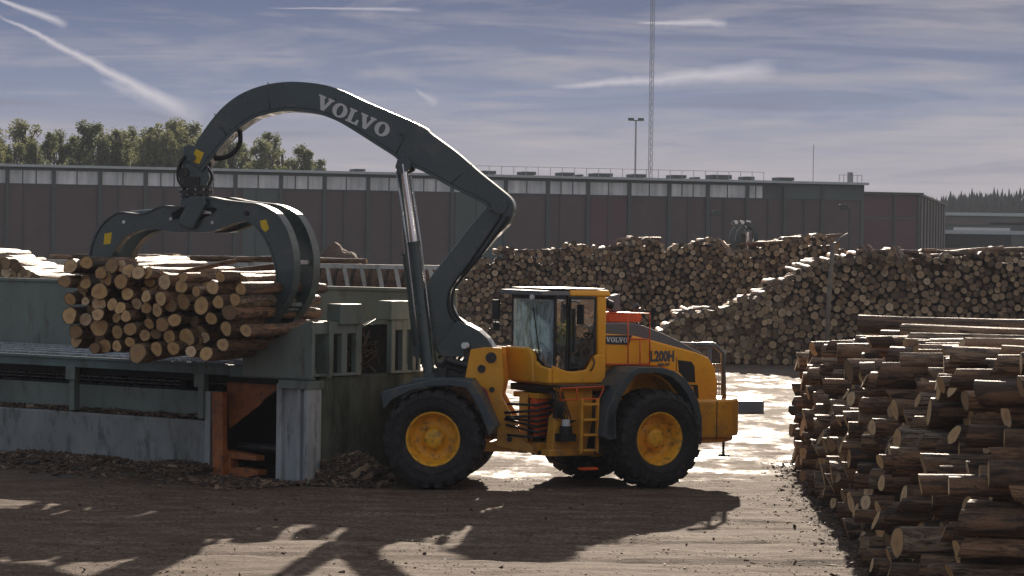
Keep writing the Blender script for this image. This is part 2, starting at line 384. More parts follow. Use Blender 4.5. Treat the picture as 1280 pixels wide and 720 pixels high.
# ================================================================== GROUND
def ground():
    def axis(lo, hi, fine0, fine1, st):
        a = [fine0]
        while a[-1] < fine1: a.append(a[-1]+st)
        s = st
        while a[-1] < hi: s *= 1.35; a.append(min(hi, a[-1]+s))
        s = st
        while a[0] > lo: s *= 1.35; a.insert(0, max(lo, a[0]-s))
        return a
    xs = axis(-900, 900, -12, 14, .16); ys = axis(-60, 1500, 33, 62, .16)
    vs = []
    for y in ys:
        for x in xs:
            z = 0
            if -30 < x < 40 and 20 < y < 110:
                e = min(1, (x+30)/10, (40-x)/10, (y-20)/8, (110-y)/20)
                z = (noise.noise((x*.35, y*.5, 0))*.035 + noise.noise((x*1.1, y*3.0, 4))*.028 + noise.noise((x*2.2, y*6, 9))*.02 - .05*math.exp(-((y-38.6-.05*x+.5*math.sin(x*.22))/.22)**2) - .05*math.exp(-((y-41.4-.04*x+.5*math.sin(x*.2+1))/.22)**2) - .04*math.exp(-((y-44.6+.06*x)/.2)**2))*e
            vs.append((x, y, z-.015))
    n = len(xs)
    fs = [(j*n+i, j*n+i+1, (j+1)*n+i+1, (j+1)*n+i) for j in range(len(ys)-1) for i in range(n-1)]
    m = MB(); m.add(vs, fs, True)
    tag(m.build('ground', 'yard_ground'), kind='structure')
ground()

# ================================================================== WHEEL LOADER
yF = -6
FR = Frame(-1.25, 50.85, yF)
J = FR.W(1.775, 0, 0)
RR = Frame(J.x, J.y, 30)
ldr = thing('wheel_loader', (J.x, J.y, 0), 'yellow articulated wheel loader with a tall dark grey arched boom and log grapple', 'wheel loader')

def wheel(fr, xc, yc, side, rot=0):
    """side -1: outer face towards -y"""
    rt = .915; s = side; hw = .385
    ax = (0, s, 0); c = (xc, yc, rt-.012)
    m = MB(fr)
    prof = [(-.30, .40), (-.30, .50), (.24, .50), (.30, .505), (.315, .49), (.30, .47), (.24, .445), (.18, .42), (.06, .40), (.02, .36), (.02, .21), (.10, .185), (.19, .175), (.21, .12), (.215, 0)]
    m.lathe(prof, c, ax, 44)
    w = m.build('wheel', 'rim_yellow', ldr)
    for k in range(16):
        b = MB(fr); a = 2*math.pi*k/16; b.cyl((xc+math.cos(a)*.29, yc+s*.015, c[2]+math.sin(a)*.29), (xc+math.cos(a)*.29, yc+s*.045, c[2]+math.sin(a)*.29), .016, n=6)
        b.build('wheel_bolt', 'rim_yellow', w)
    t = MB(fr)
    tp = [(-.29, .49), (-hw+.02, .58), (-hw-.02, .72), (-hw, .82), (-.33, rt-.05), (0, rt-.03), (.33, rt-.05), (hw, .82), (hw+.02, .72), (hw-.02, .58), (.34, .53), (.30, .50)]
    t.lathe(tp, c, ax, 60)
    t.lathe([(hw+.012, .60), (hw+.026, .61), (hw+.018, .63)], c, ax, 60)
    t.lathe([(hw+.02, .76), (hw+.034, .77), (hw+.014, .79)], c, ax, 60)
    nl = 22
    for k in range(nl):
        for sd in (-1, 1):
            a0 = 2*math.pi*(k+(0 if sd < 0 else .5))/nl + rot; da = 2*math.pi/nl
            vs = []
            for (yy, aa, r0_, wd) in ((sd*.03, .36, rt+.004, .25), (sd*.25, .0, rt+.002, .27), (sd*(hw-.01), 0, rt-.03, .30), (sd*(hw+.012), 0, rt-.12, .26)):
                for e in (-1, 1):
                    an = a0 + (aa+e*wd)*da
                    for r_ in (r0_-.075, r0_):
                        vs.append((xc+math.sin(an)*r_, yc+s*yy, c[2]+math.cos(an)*r_))
            fs = []
            for i in range(3):
                p = i*4; q = p+4
                fs += [(p+1, p+3, q+3, q+1), (p, p+1, q+1, q), (p+3, p+2, q+2, q+3)]
            fs += [(0, 2, 3, 1), (12, 13, 15, 14)]
            t.add(vs, fs)
    t.build('tyre', 'tyre', w)
wheel(FR, 0, -1.14, -1); wheel(FR, 0, 1.14, 1, .1)
wheel(RR, 1.775, -1.14, -1, .05); wheel(RR, 1.775, 1.14, 1, .14)

def P_(name, mats, fr, fn, parent=ldr, bevel=.012):
    m = MB(fr); fn(m); return m.build(name, mats, parent, bevel)

# ---- front frame
def f(m):
    out = [(588,437),(606,434),(627,435),(630,478),(626,494),(640,520),(655,551),(672,560),(672,568),(620,558),(622,533),(598,480),(581,474)]
    m.prism(FR.pts(out, -.42), -.42, -.34); m.prism(FR.pts(out, -.42), .34, .42)
f1 = P_('front_frame', 'yellow', FR, f)
P_('front_crossmember', 'yellow', FR, lambda m: (m.box(.25, 1.5, -.34, .34, .62, .8), m.box(-.6, .35, -.5, .5, .7, 1.15), m.box(1.45, 1.62, -.3, .3, .6, 1.7)), f1)
for px, py, r in ((602,461,.075),(614,447,.10),(615,487,.05),(637,549,.05)):
    x, z = FR.tr(px, py, -.42); P_('pivot_pin', 'dark_metal', FR, lambda m: m.cyl((x, -.445, z), (x, -.40, z), r, n=18), f1, .006)
P_('front_axle', 'dark_metal', FR, lambda m: (m.cyl((0,-1.0,.9),(0,1.0,.9),.2), m.cyl((0,-.3,.9),(0,.3,.9),.36), m.box(-.5,.5,-.45,.45,.75,1.1)))
x, z = FR.tr(606, 495, -.8)
P_('tail_reflector', 'red_lamp', FR, lambda m: m.prism(FR.pts([(597,480),(607,486),(615,506),(609,510),(600,500)], -.75), -.78, -.66), f1)
x, z = FR.tr(583, 432, -.45)
P_('front_worklight', 'lamp', FR, lambda m: m.cyl((x-.04, -.50, z), (x+.0, -.40, z), .06, n=12), f1)
P_('lamp_bracket', 'dark_metal', FR, lambda m: m.box(x-.05, x+.06, -.40, -.30, z-.35, z+.05), f1)

# fenders
def fender(sd):
    o_ = [(476,490),(490,486),(514,481),(540,475),(565,474),(590,477),(600,492),(610,512),(620,534),(614,543)]
    i_ = [(480,512),(490,500),(514,488),(540,483),(562,482),(582,485),(592,499),(601,517),(609,538),(611,544)]
    a = FR.pts(o_, -1.5); b = FR.pts(i_, -1.5); m = MB(FR)
    m.strip(a, b, -1.53 if sd < 0 else .72, -.72 if sd < 0 else 1.53)
    return m.build('front_fender', 'fender_grey', ldr, .015)
ff = fender(-1); fender(1)
P_('fender_step', 'fender_grey', FR, lambda m: m.prism(FR.pts([(514,474),(548,473),(590,474),(590,479),(514,481)], -1.35), -1.35, -.75), ff)

# ---- boom
BL = FR.pts([(612,256),(600,268),(585,286),(562,316),(541,342),(533,355),(531,375),(534,400),(540,425),(546,441),(580,446),(600,440),(616,436),(607,422),(597,412),(585,406),(570,396),(563,380),(562,366),(570,352),(597,322),(620,296),(636,280),(641,268),(638,254),(626,246)], -.24)
def f(m): m.prism(BL, -.24, .24)
b1 = P_('lower_boom', 'boom_grey', FR, f, ldr, .02)
up_o = [(233,200),(245,178),(258,158),(275,137),(293,122),(312,112),(335,105),(360,102),(385,103),(410,107),(432,115),(455,126),(490,141),(528,158),(540,168),(570,190),(600,216),(625,236),(640,250),(642,264),(636,274)]
up_i = [(249,212),(262,196),(275,179),(288,165),(303,153),(318,144),(338,138),(358,135),(380,136),(402,140),(425,149),(447,162),(472,178),(494,192),(505,201),(530,211),(560,228),(590,243),(608,253),(616,262),(624,270)]
def f(m):
    a = smooth_path(FR.pts(up_o, -.25)); b = smooth_path(FR.pts(up_i, -.25)); m.strip(a, b, -.25, .25)
b2 = P_('upper_boom', 'boom_grey', FR, f, ldr, .015)
def f(m):
    a = smooth_path(FR.pts(up_i, -.30)[:20]); c = [(p[0], p[1]) for p in a]; q = []
    for i, p in enumerate(c):
        d = Vector((c[min(i+1, len(c)-1)][0]-c[max(i-1, 0)][0], c[min(i+1, len(c)-1)][1]-c[max(i-1, 0)][1])).normalized(); q.append((p[0]+d.y*.055, p[1]-d.x*.055))
    m.strip(c, q, -.31, .31)
P_('lower_flange', 'boom_grey', FR, f, b2, .006)
m = MB(FR); logo(m, FR.tr(399.5, 117.5, -.25), FR.tr(492, 158, -.25), .262, -.256, -.249); m.build('boom_lettering', 'decal', b2)
for px, py, r in ((504,203,.10),(624,257,.15),(500,167,.03),(240,197,.07)):
    x, z = FR.tr(px, py, -.3); P_('boom_pin', 'boom_grey', FR, lambda m: (m.cyl((x, -.33, z), (x, .33, z), r, n=20), m.cyl((x, -.35, z), (x, .35, z), r*.5, n=16)), b2, .006)
for pa, pb in (((335,103),(338,141)), ((516,150),(494,194)), ((590,206),(563,230)), ((268,142),(284,171))):
    a_, c_ = FR.tr(*pa, -.25), FR.tr(*pb, -.25); P_('weld_seam', 'boom_grey', FR, lambda m: m.tube([(a_[0], -.252, a_[1]), (c_[0], -.252, c_[1])], .012, 6), b2, 0)
P_('warning_sticker', 'sticker', FR, lambda m: m.prism(FR.pts([(245,186),(255,191),(249,205),(239,201)], -.25), -.256, -.249), b2, 0)
for ya, yb in ((-.40, -.26), (.26, .40)):
    P_('cylinder_yoke', 'boom_grey', FR, lambda m: m.prism(FR.pts([(497,199),(510,196),(514,204),(511,213),(500,218),(494,209)], -.38), ya, yb), b2, .01)
def lift(sd):
    v = -.34 if sd < 0 else .34
    dx = 0 if sd < 0 else 0
    pA = (504,205) if sd < 0 else (499,208); pB = (518,305) if sd < 0 else (510,320); pC = (537,472) if sd < 0 else (524,440)
    a = FR.tr(*pA, v); b = FR.tr(*pB, v); c = FR.tr(*pC, v)
    m = MB(FR); m.cyl((b[0], v, b[1]), (c[0], v, c[1]), .105, n=20); m.cyl((b[0], v, b[1]), (b[0]+(a[0]-b[0])*.03, v, b[1]+(a[1]-b[1])*.03), .125, n=20)
    m.cyl((c[0], v-.1, c[1]), (c[0], v+.1, c[1]), .12, n=16)
    cy = m.build('lift_cylinder', 'boom_grey', ldr)
    m = MB(FR); m.cyl((a[0], v, a[1]), (b[0], v, b[1]), .062, n=16); m.build('piston_rod', 'chrome', cy)
    if sd < 0:
        m = MB(FR)
        for k, (o1, o2) in enumerate(((-.13, .0), (.13, .02))):
            m.tube([(a[0]+o1+.02, v-.03, a[1]-.2), (b[0]+o1, v-.05, b[1]), ((b[0]+c[0])/2+o1, v-.06, (b[1]+c[1])/2), (c[0]+o1, v-.02, c[1]+.2)], .018)
        m.build('hydraulic_pipe', 'worn_steel', cy)
        m = MB(FR); m.prism(FR.pts([(495,212),(501,214),(515,330),(522,376),(516,378),(509,340)], -.2), -.22, -.14); m.build('rod_guard', 'boom_grey', cy, .01)
lift(-1); lift(1)
def hose(name, fr, pl, v, r=.03, parent=ldr, dv=None, mt_='black'):
    m = MB(fr); pts = [Vector((*fr.tr(px, py, v)[:1], v if dv is None else v+dv[i], fr.tr(px, py, v)[1])) for i, (px, py) in enumerate(pl)]
    sm = []
    for i in range(len(pts)-1):
        p0, p1, p2, p3 = pts[max(i-1, 0)], pts[i], pts[i+1], pts[min(i+2, len(pts)-1)]
        for k in range(5):
            t = k/5; sm.append(.5*((2*p1)+(-p0+p2)*t+(2*p0-5*p1+4*p2-p3)*t*t+(-p0+3*p1-3*p2+p3)*t**3))
    sm.append(pts[-1]); m.tube(sm, r); return m.build(name, mt_, parent)
hose('hose', FR, [(300,163),(300,178),(293,190),(280,197),(268,198)], -.1, .045, b2)
hose('hose', FR, [(262,196),(262,210),(256,222)], -.15, .03, b2)
hose('hose', FR, [(258,205),(268,222),(262,235)], -.25, .012, b2, mt_='worn_steel')
hose('hose', FR, [(636,270),(622,290),(600,320),(575,350),(566,366),(566,385),(575,400),(590,412),(605,428),(612,442)], -.27, .028, b1)
hose('hose', FR, [(628,268),(612,292),(590,324),(569,352),(561,368),(561,388),(569,402)], -.27, .022, b1)
hose('hose', FR, [(232,195),(226,203),(225,215),(228,228)], -.15, .04, b2)
hose('hose', FR, [(228,200),(222,212),(223,226),(230,236)], -.28, .022, b2)
for pl in ([(548,448),(556,440),(570,436),(582,440)], [(552,458),(562,452),(575,452),(585,458)], [(548,468),(556,462),(566,461),(578,466)], [(546,476),(552,462),(558,448),(566,436)]):
    hose('hose', FR, pl, -.3, .03)
for i in range(4):
    hose('hose', FR, [(572+i*6,440+i*3),(566+i*5,452+i*2),(568+i*5,466),(580+i*4,478)], .0+.1*i, .028)
P_('valve_block', 'dark_metal', FR, lambda m: (m.box(-.1, .55, -.3, .3, 1.9, 2.25), m.cyl((.1,-.35,2.3),(.5,-.35,2.2),.07), m.box(-.25,.1,-.42,-.3,1.7,2.15)))
P_('boom_base', 'boom_grey', FR, lambda m: m.prism(FR.pts([(572,401),(585,406),(598,413),(609,423),(617,436),(600,446),(552,446),(546,436)], -.33), -.34, .34), b1, .015)

# ---- rotator and grapple (one boom attachment)
GC = FR.W(*[FR.tr(245, 260, 0)[0], 0, 0])
GR = Frame(GC.x, GC.y, -27)
rt_ = None
def f(m):
    m.prism(FR.pts([(229,184),(233,181),(243,182),(246,188),(243,212),(228,212)], -.14), -.15, .15)
    m.prism(FR.pts([(231,205),(258,205),(262,222),(255,238),(228,238),(225,222)], -.22), -.22, -.12); m.prism(FR.pts([(231,205),(258,205),(262,222),(255,238),(228,238),(225,222)], -.22), .12, .22)
rot = P_('rotator', 'boom_grey', FR, f, ldr, .015)
zt = FR.tr(245, 236, 0)[1]
P_('rotator_flange', 'dark_metal', GR, lambda m: [m.cyl((0,0,zt-a), (0,0,zt-b), r, n=32) for a, b, r in ((.02,-.06,.30),(.10,.03,.33),(.17,.11,.30),(.24,.17,.27),(.06,-.2,.16))], rot, .006)
P_('rotator_bolts', 'worn_steel', GR, lambda m: [m.cyl((.3*math.cos(k*.524), .3*math.sin(k*.524), zt-.12), (.3*math.cos(k*.524), .3*math.sin(k*.524), zt+.0), .018, n=6) for k in range(12)], rot, 0)
P_('rotator_motor', 'dark_metal', FR, lambda m: (m.cyl((FR.tr(234,215,0)[0],-.3,zt+.3),(FR.tr(234,215,0)[0],.3,zt+.3),.09), m.box(FR.tr(236,0,0)[0],FR.tr(256,0,0)[0],-.28,-.12,zt+.02,zt+.22)), rot, .01)
Z = lambda l: [(60+a/3.2735, 240+b/3.2735) for a, b in l]
def hub(m):
    pl = GR.pts(Z([(560,25),(655,25),(668,60),(700,75),(705,140),(640,160),(560,152),(490,140),(520,95),(552,60)]), -.3)
    m.prism(pl, -.34, -.26); m.prism(pl, .26, .34); m.prism(GR.pts(Z([(575,30),(640,30),(660,80),(620,150),(560,150)]), 0), -.26, .26)
gh = P_('grapple_hub', 'boom_grey', GR, hub, ldr, .015)
P_('hub_pins', 'worn_steel', GR, lambda m: [m.cyl((GR.tr(60+a/3.2735,240+b/3.2735,-.34)[0], -.37, GR.tr(60+a/3.2735,240+b/3.2735,-.34)[1]), (GR.tr(60+a/3.2735,240+b/3.2735,-.34)[0], .37, GR.tr(60+a/3.2735,240+b/3.2735,-.34)[1]), .035, n=12) for a, b in ((505,110),(600,135),(675,125))], gh, 0)
Lo = [(600,55),(520,62),(462,60),(400,88),(355,90),(300,84),(268,95),(238,118),(212,148),(190,190),(176,240),(172,300),(182,370),(205,440),(240,500)]
Li = [(600,160),(520,160),(450,150),(405,150),(375,155),(345,163),(318,178),(295,200),(276,225),(264,250),(258,275),(262,320),(268,380),(268,445),(255,500)]
Ro = [(600,28),(660,25),(730,38),(800,45),(852,50),(896,66),(936,92),(968,138),(990,192),(1004,258),(1006,330),(996,400),(968,462),(925,525),(880,580),(845,612)]
Ri = [(600,160),(660,158),(700,148),(750,130),(798,118),(838,130),(868,160),(892,196),(912,240),(926,285),(936,335),(934,385),(920,432),(895,490),(868,545),(845,606)]
def tine(o_, i_, off, th, name='grapple_tine'):
    a = smooth_path(GR.pts(Z(o_), -.36), 3); b = smooth_path(GR.pts(Z(i_), -.36), 3)
    m = MB(GR)
    m.strip(a, b, off, off+.17)
    # web plates along the outer and inner edges, set in from the side plates
    def shr(p, q, t): return [(x+(u-x)*t, y+(w-y)*t) for (x, y), (u, w) in zip(p, q)]
    wo = shr(a, b, -.05); m.strip(wo, shr(a, b, .03), off-.03, off+.20); m.strip(shr(b, a, -.04), shr(b, a, .03), off-.02, off+.19)
    t = m.build(name, 'boom_grey', ldr, .006)
    return t, a, b
t1, a1, b1_ = tine(Ro, Ri, -.36, .1); t2, _, _ = tine(Ro, Ri, .34, .1)
t3, a3, b3 = tine(Lo, Li, -.36, .1); t4, _, _ = tine(Lo, Li, .28, .1)
for a, b in ((1008,288),(975,462)):
    def f(m):
        x, z = GR.tr(60+a/3.2735, 240+b/3.2735, -.36); m.box(x-.16, x-.05, -.1, .42, z-.04, z+.04)
    P_('tine_crossbar', 'worn_steel' if a > 1000 else 'boom_grey', GR, f, t1, .008)
P_('tine_spreader', 'boom_grey', GR, lambda m: [m.cyl((GR.tr(60+a/3.2735,240+b/3.2735,-.36)[0], -.1, GR.tr(60+a/3.2735,240+b/3.2735,-.36)[1]), (GR.tr(60+a/3.2735,240+b/3.2735,-.36)[0], .42, GR.tr(60+a/3.2735,240+b/3.2735,-.36)[1]), .06, n=14) for a, b in ((940,480),)], t1, 0)
for tt, a, b in ((t1, 812, 87), (t3, 311, 123)):
    x, z = GR.tr(60+a/3.2735, 240+b/3.2735, -.37)
    P_('pin_cap', 'lamp' if a < 400 else 'dark_metal', GR, lambda m: m.cyl((x, -.39, z), (x, -.36, z), .045 if a > 400 else .03, n=12), tt, 0)
P_('warning_sticker', 'sticker', GR, lambda m: m.prism(GR.pts(Z([(868,118),(893,112),(905,150),(890,164),(874,148)]), -.36), -.366, -.359), t1, 0)
P_('warning_sticker', 'sticker', GR, lambda m: m.prism(GR.pts(Z([(232,170),(262,165),(256,212),(228,215)]), -.36), -.366, -.359), t3, 0)
def gcyl(p, q):
    a = GR.tr(60+p[0]/3.2735, 240+p[1]/3.2735, 0); b = GR.tr(60+q[0]/3.2735, 240+q[1]/3.2735, 0)
    m = MB(GR); mid = (a[0]+(b[0]-a[0])*.6, a[1]+(b[1]-a[1])*.6)
    m.cyl((a[0], 0, a[1]), (mid[0], 0, mid[1]), .085, n=16); c = m.build('grapple_cylinder', 'boom_grey', ldr)
    m = MB(GR); m.cyl((mid[0], 0, mid[1]), (b[0], 0, b[1]), .045, n=12); m.build('piston_rod', 'chrome', c)
P_('hub_plate', 'boom_grey', GR, lambda m: m.prism(GR.pts(Z([(583,18),(640,18),(650,50),(628,95),(612,120),(600,150),(572,148),(540,132),(545,100),(570,60)]), -.42), -.47, -.36), gh, .02)
P_('hub_shade_patch', 'shade_black', GR, lambda m: m.prism(GR.pts(Z([(505,88),(548,62),(562,70),(545,92),(532,108),(512,112)]), -.38), -.385, -.37), gh, 0)  # flat near-black plates paint the shade of the hub cavities
P_('hub_shade_patch', 'shade_black', GR, lambda m: m.prism(GR.pts(Z([(618,98),(640,68),(672,62),(690,70),(668,92),(640,100),(622,118)]), -.38), -.385, -.37), gh, 0)
P_('hub_knuckle', 'worn_steel', GR, lambda m: m.prism(GR.pts(Z([(612,88),(640,74),(668,80),(672,92),(640,90),(620,98)]), -.39), -.41, -.36), gh, .01)
gcyl((340, 95), (640, 70)); gcyl((860, 80), (600, 85))

# ---- rear body
def f(m):
    m.prism(RR.pts([(757,417),(790,419),(815,425),(840,432),(870,440),(886,447),(894,460),(897,480),(896,508),(876,512),(868,490),(850,468),(826,458),(795,456),(757,458)], -.72), -.72, .72)
hd = P_('engine_hood', 'yellow', RR, f, ldr, .03)
def f(m):
    m.prism(RR.pts([(755,404),(792,404),(806,407),(831,417),(852,427),(868,436),(884,444),(868,441),(840,433),(815,426),(790,420),(755,418)], -.70), -.66, .66)
P_('hood_top', 'hood_grey', RR, f, hd, .02)
P_('hood_badge', 'badge', RR, lambda m: m.prism(RR.pts([(755,419),(790,419),(786,431),(755,430)], -.73), -.735, -.719), hd, .003)
m = MB(RR); logo(m, RR.tr(757.5, 421.2, -.735), RR.tr(785, 422, -.735), .095, -.742, -.734); m.build('hood_lettering', 'decal', hd)
def rtext(txt, px, py, size, sx, bold, name):
    x, z = RR.tr(px, py, -.72)
    M = RR.M @ Matrix.Translation((x, -.724, z)) @ Matrix.Rotation(R(90), 4, 'X')
    return textmesh(txt, M, name, 'text_dark', hd, size, bold, sx)
rtext('L200H', 812.5, 451.5, .27, .74, .012, 'model_lettering')
rtext('HIGH LIFT', 822, 457.5, .07, .85, .004, 'model_lettering')
P_('hood_grille', 'black', RR, lambda m: (m.prism(RR.pts([(847,450),(864,452),(868,458),(869,478),(850,477)], -.72), -.728, -.718), m.prism(RR.pts([(866,481),(872,481),(874,505),(869,495)], -.72), -.728, -.718)), hd, .004)
for pl in ([(812.2,428),(812.9,428),(812.9,455),(812.2,455)], [(845,446),(845.7,446),(845.7,466),(845,464)]):
    P_('hood_seam', 'badge', RR, lambda m: m.prism(RR.pts(pl, -.72), -.724, -.718), hd, 0)
P_('hood_seam', 'dark_metal', RR, lambda m: m.prism(RR.pts([(757,454),(812,454),(812,455.2),(757,455.2)], -.72), -.726, -.718), hd, 0)
P_('hood_handle', 'badge', RR, lambda m: m.prism(RR.pts([(850,480),(866,481),(866,483),(850,482)], -.72), -.74, -.718), hd, 0)
# rear chassis, wheel housings
P_('rear_body_side', 'yellow', RR, lambda m: m.prism([(.9, 1.75), (3.05, 1.75), (3.05, 1.15), (2.7, 1.3), (2.45, 1.85), (1.1, 1.85)] if False else [(.9, 1.2), (3.0, 1.2), (3.0, 2.3), (.9, 2.3)], -.62, .62), hd, .01)
P_('rear_chassis', 'dark_metal', RR, lambda m: (m.box(.25, 3.0, -.42, .42, .75, 1.75), m.box(1.4, 2.2, -.5, .5, .65, 1.2)))
P_('rear_axle', 'dark_metal', RR, lambda m: (m.cyl((1.775,-1.0,.9),(1.775,1.0,.9),.2), m.cyl((1.775,-.35,.85),(1.775,.35,.85),.38)))
def fend2(sd):
    o_ = [(758,545),(759,512),(767,494),(777,478),(787,465),(796,459.5),(812,459),(828,459.5),(843,464),(856,473),(866,487),(873,503),(877,522),(877,552)]
    i_ = [(768,549),(769,515),(776,497),(785,482),(793,471),(800,467),(813,466.5),(826,467),(838,471),(849,480),(858,492),(865,507),(869,524),(869,552)]
    v = -1.48; a = RR.pts(o_, v); b = RR.pts(i_, v); m = MB(RR)
    m.strip(a, b, -1.50 if sd < 0 else .70, -.70 if sd < 0 else 1.50)
    fd = m.build('rear_fender', 'fender_grey', ldr, .015)
    if sd < 0:
        c = RR.pts([(740,530),(742,500),(750,485),(762,471),(775,459),(790,459),(826,459),(850,466),(866,485),(876,512),(878,545),(868,545),(862,508),(852,492),(838,478),(815,473),(795,476),(783,495),(776,530)], -.9)
        m = MB(RR); m.prism(c, -.9, -.7); m.build('wheel_arch_panel', 'yellow', fd, .015)
        m = MB(RR); q = RR.pts(i_, v)
        q2 = [(x+(1.775-x)*.05, z-.03) for x, z in q]; m.strip(q[2:12], q2[2:12], -1.15, -.7); m.build('fender_liner', 'yellow', fd, 0)
        m = MB(RR); m.prism(RR.pts([(757,512),(768,514),(769,548),(760,550),(752,545)], -1.45), -1.50, -1.2); m.build('mud_flap', 'fender_grey', fd, .01)
    return fd
fend2(-1); fend2(1)
# counterweight
def f(m):
    z1 = 1.60; z0 = .78
    pl = [(2.55,-1.27),(3.15,-1.30),(3.55,-1.2),(3.95,-.85),(4.0,0),(3.95,.85),(3.55,1.2),(3.15,1.3),(2.55,1.27)]
    m.plan(pl, z0+.1, z1, .0); m.plan([(x*.96+.08, y*.94) for x, y in pl], z0, z0+.098, 0)
cw = P_('counterweight', 'yellow', RR, f, ldr, .05)
P_('counterweight_step', 'dark_metal', RR, lambda m: (m.box(3.5, 3.54, -1.0, -.96, .50, .8), m.box(3.45, 3.62, -1.05, -.9, .5, .54)), cw, .004)
P_('counterweight_seam', 'badge', RR, lambda m: m.box(3.13, 3.15, -1.303, -1.28, .88, 1.58), cw, 0)
P_('tow_hitch', 'dark_metal', RR, lambda m: m.box(3.9, 4.15, -.15, .15, .8, 1.0), cw, .01)
# rear guard
def f(m):
    for y in (-.68, .68):
        m.tube([(3.02, y, 2.62), (3.5, y, 2.60), (3.68, y, 2.45), (3.72, y, 1.6)], .05); m.tube([(3.38, y, 2.6), (3.4, y, 1.6)], .035)
    for z_ in (2.60, 2.2, 1.85): m.tube([(3.5 if z_ > 2.5 else 3.7, -.68, z_), (3.5 if z_ > 2.5 else 3.7, .68, z_)], .025)
    for k in range(7): m.box(3.44+k*.035, 3.452+k*.035, -.69, -.67, 1.65, 2.25)
    m.box(3.0, 3.45, -.72, -.6, 2.60, 2.66)
P_('rear_guard', 'hood_grey', RR, f, ldr, 0)
P_('radiator_grille', 'black', RR, lambda m: m.box(3.02, 3.2, -.62, .62, 1.65, 2.45))
# side rail, red intake box, exhaust, beacon
def f(m):
    v = -.8; T = lambda px, py: (RR.tr(px, py, v)[0], v, RR.tr(px, py, v)[1])
    r = .014
    m.tube([T(812,455), T(812,392), T(758,391)], r); m.tube([T(785,455), T(785,392)], r); m.tube([T(786,424), T(812,424)], r)
    m.tube([T(800,455), T(800,424)], r); m.tube([T(757,455), T(812,455.5)], .016)
    m.tube([T(785,392), (T(785,392)[0], v+.6, T(785,392)[2])], r); m.tube([T(812,392), (T(812,392)[0], v+.6, T(812,392)[2])], r)
P_('hood_handrail', 'orange', RR, f, ldr, 0)
P_('air_intake', 'orange', RR, lambda m: m.prism(RR.pts([(759,393),(763,390),(801,391),(803,396),(801,403),(761,403)], -.25), -.25, .35), ldr, .02)
P_('exhaust_pipe', 'hood_grey', RR, lambda m: m.prism(RR.pts([(766,390),(763,378),(766,370),(776,367),(776,390)], -.1), -.1, .12), ldr, .03)
x, z = RR.tr(797, 388, .2)
P_('exhaust_pipe', 'dark_metal', RR, lambda m: (m.cyl((x,.2,z-.15),(x,.2,z+.05),.06), m.cyl((x,.2,z+.05),(x-.06,.2,z+.1),.06)), ldr, 0)

# ---- cab
cx0, cx1, cy = -.12, .95, .80
zb, zr = 1.88, 3.55
def f(m):
    m.prism([(cx0-.05, 1.92), (cx1+.02, 1.92), (cx1+.02, 2.45), (.78, 2.46), (.70, 2.40), (.55, 2.17), (.25, 2.14), (.1, 2.16), (-.02, 2.2), (cx0-.05, 2.26)], -cy-.01, -cy+.06)
    m.prism([(cx0-.05, 1.92), (cx1+.02, 1.92), (cx1+.02, 2.45), (.6, 2.2), (cx0-.05, 2.2)], cy-.06, cy)
    m.box(cx0-.05, cx0+.02, -cy+.06, cy-.06, 1.92, 2.2)
    m.box(cx1-.04, cx1+.02, -cy+.06, cy-.06, 1.92, 2.46)
    m.box(cx0-.05, cx1+.02, -cy+.06, cy-.06, 1.88, 1.95)
cb = P_('cab_body', 'yellow', RR, f, ldr, .025)
P_('front_panel', 'yellow', RR, lambda m: (m.prismx([(-.28, 1.92), (cy, 1.92), (cy, 2.56), (.0, 2.56), (-.16, 2.5), (-.24, 2.38)], cx0-.16, cx0-.05), m.prismx([(-cy, 1.92), (-.27, 1.92), (-.27, 2.33), (-.45, 2.24), (-cy, 2.2)], cx0-.14, cx0-.05)), cb, .03)
P_('cab_roof', 'yellow', RR, lambda m: (m.plan([(cx0+.28, -cy-.04), (cx1+.1, -cy-.04), (cx1+.1, cy+.04), (cx0+.28, cy+.04)], 3.53, 3.64, .03)), cb, .03)
P_('roof_visor', 'hood_grey', RR, lambda m: (m.plan([(cx0-.30, -cy+.02), (cx0+.28, -cy-.045), (cx0+.28, cy+.045), (cx0-.30, cy-.02)], 3.54, 3.625, .03), m.box(cx0-.05, cx1+.02, -cy+.02, cy-.02, 3.645, 3.67)), cb, .02)
def f(m):
    for (x, y) in ((cx0, -cy+.03), (cx0, cy-.03), (cx1-.05, cy-.03)):
        m.box(x-.022, x+.022, y-.022, y+.022, 2.2, 3.54)
    m.box(.12, .16, -cy-.012, -cy+.03, 2.15, 3.54)      # pillar between front quarter glass and door
    m.box(cx0, .1, -cy+.0, -cy+.03, 3.47, 3.54)
    m.box(cx0-.02, cx0+.02, -cy, cy, 3.46, 3.54)
P_('cab_frame', 'black', RR, f, cb, .01)
P_('rear_pillar', 'yellow', RR, lambda m: m.prism([(.80, 2.4), (.97, 2.44), (.97, 3.54), (.76, 3.54)], -cy-.005, -cy+.08), cb, .02)
P_('rear_pillar', 'yellow', RR, lambda m: m.box(.85, .97, cy-.1, cy, 2.4, 3.54), cb, .02)
def f(m):
    fr_o = [(.165, 2.19), (.46, 2.19), (.62, 2.42), (.72, 2.46), (.74, 3.50), (.165, 3.50)]
    fr_i = [(.195, 2.22), (.45, 2.22), (.60, 2.44), (.695, 2.485), (.71, 3.47), (.195, 3.47)]
    m.strip(fr_o+[fr_o[0]], fr_i+[fr_i[0]], -cy-.03, -cy+.02)
dr = P_('cab_door', 'black', RR, f, ldr, .006)
P_('door_glass', 'glass', RR, lambda m: m.prism([(.195, 2.22), (.45, 2.22), (.60, 2.44), (.695, 2.485), (.71, 3.47), (.195, 3.47)], -cy-.01, -cy-.004), dr, 0)
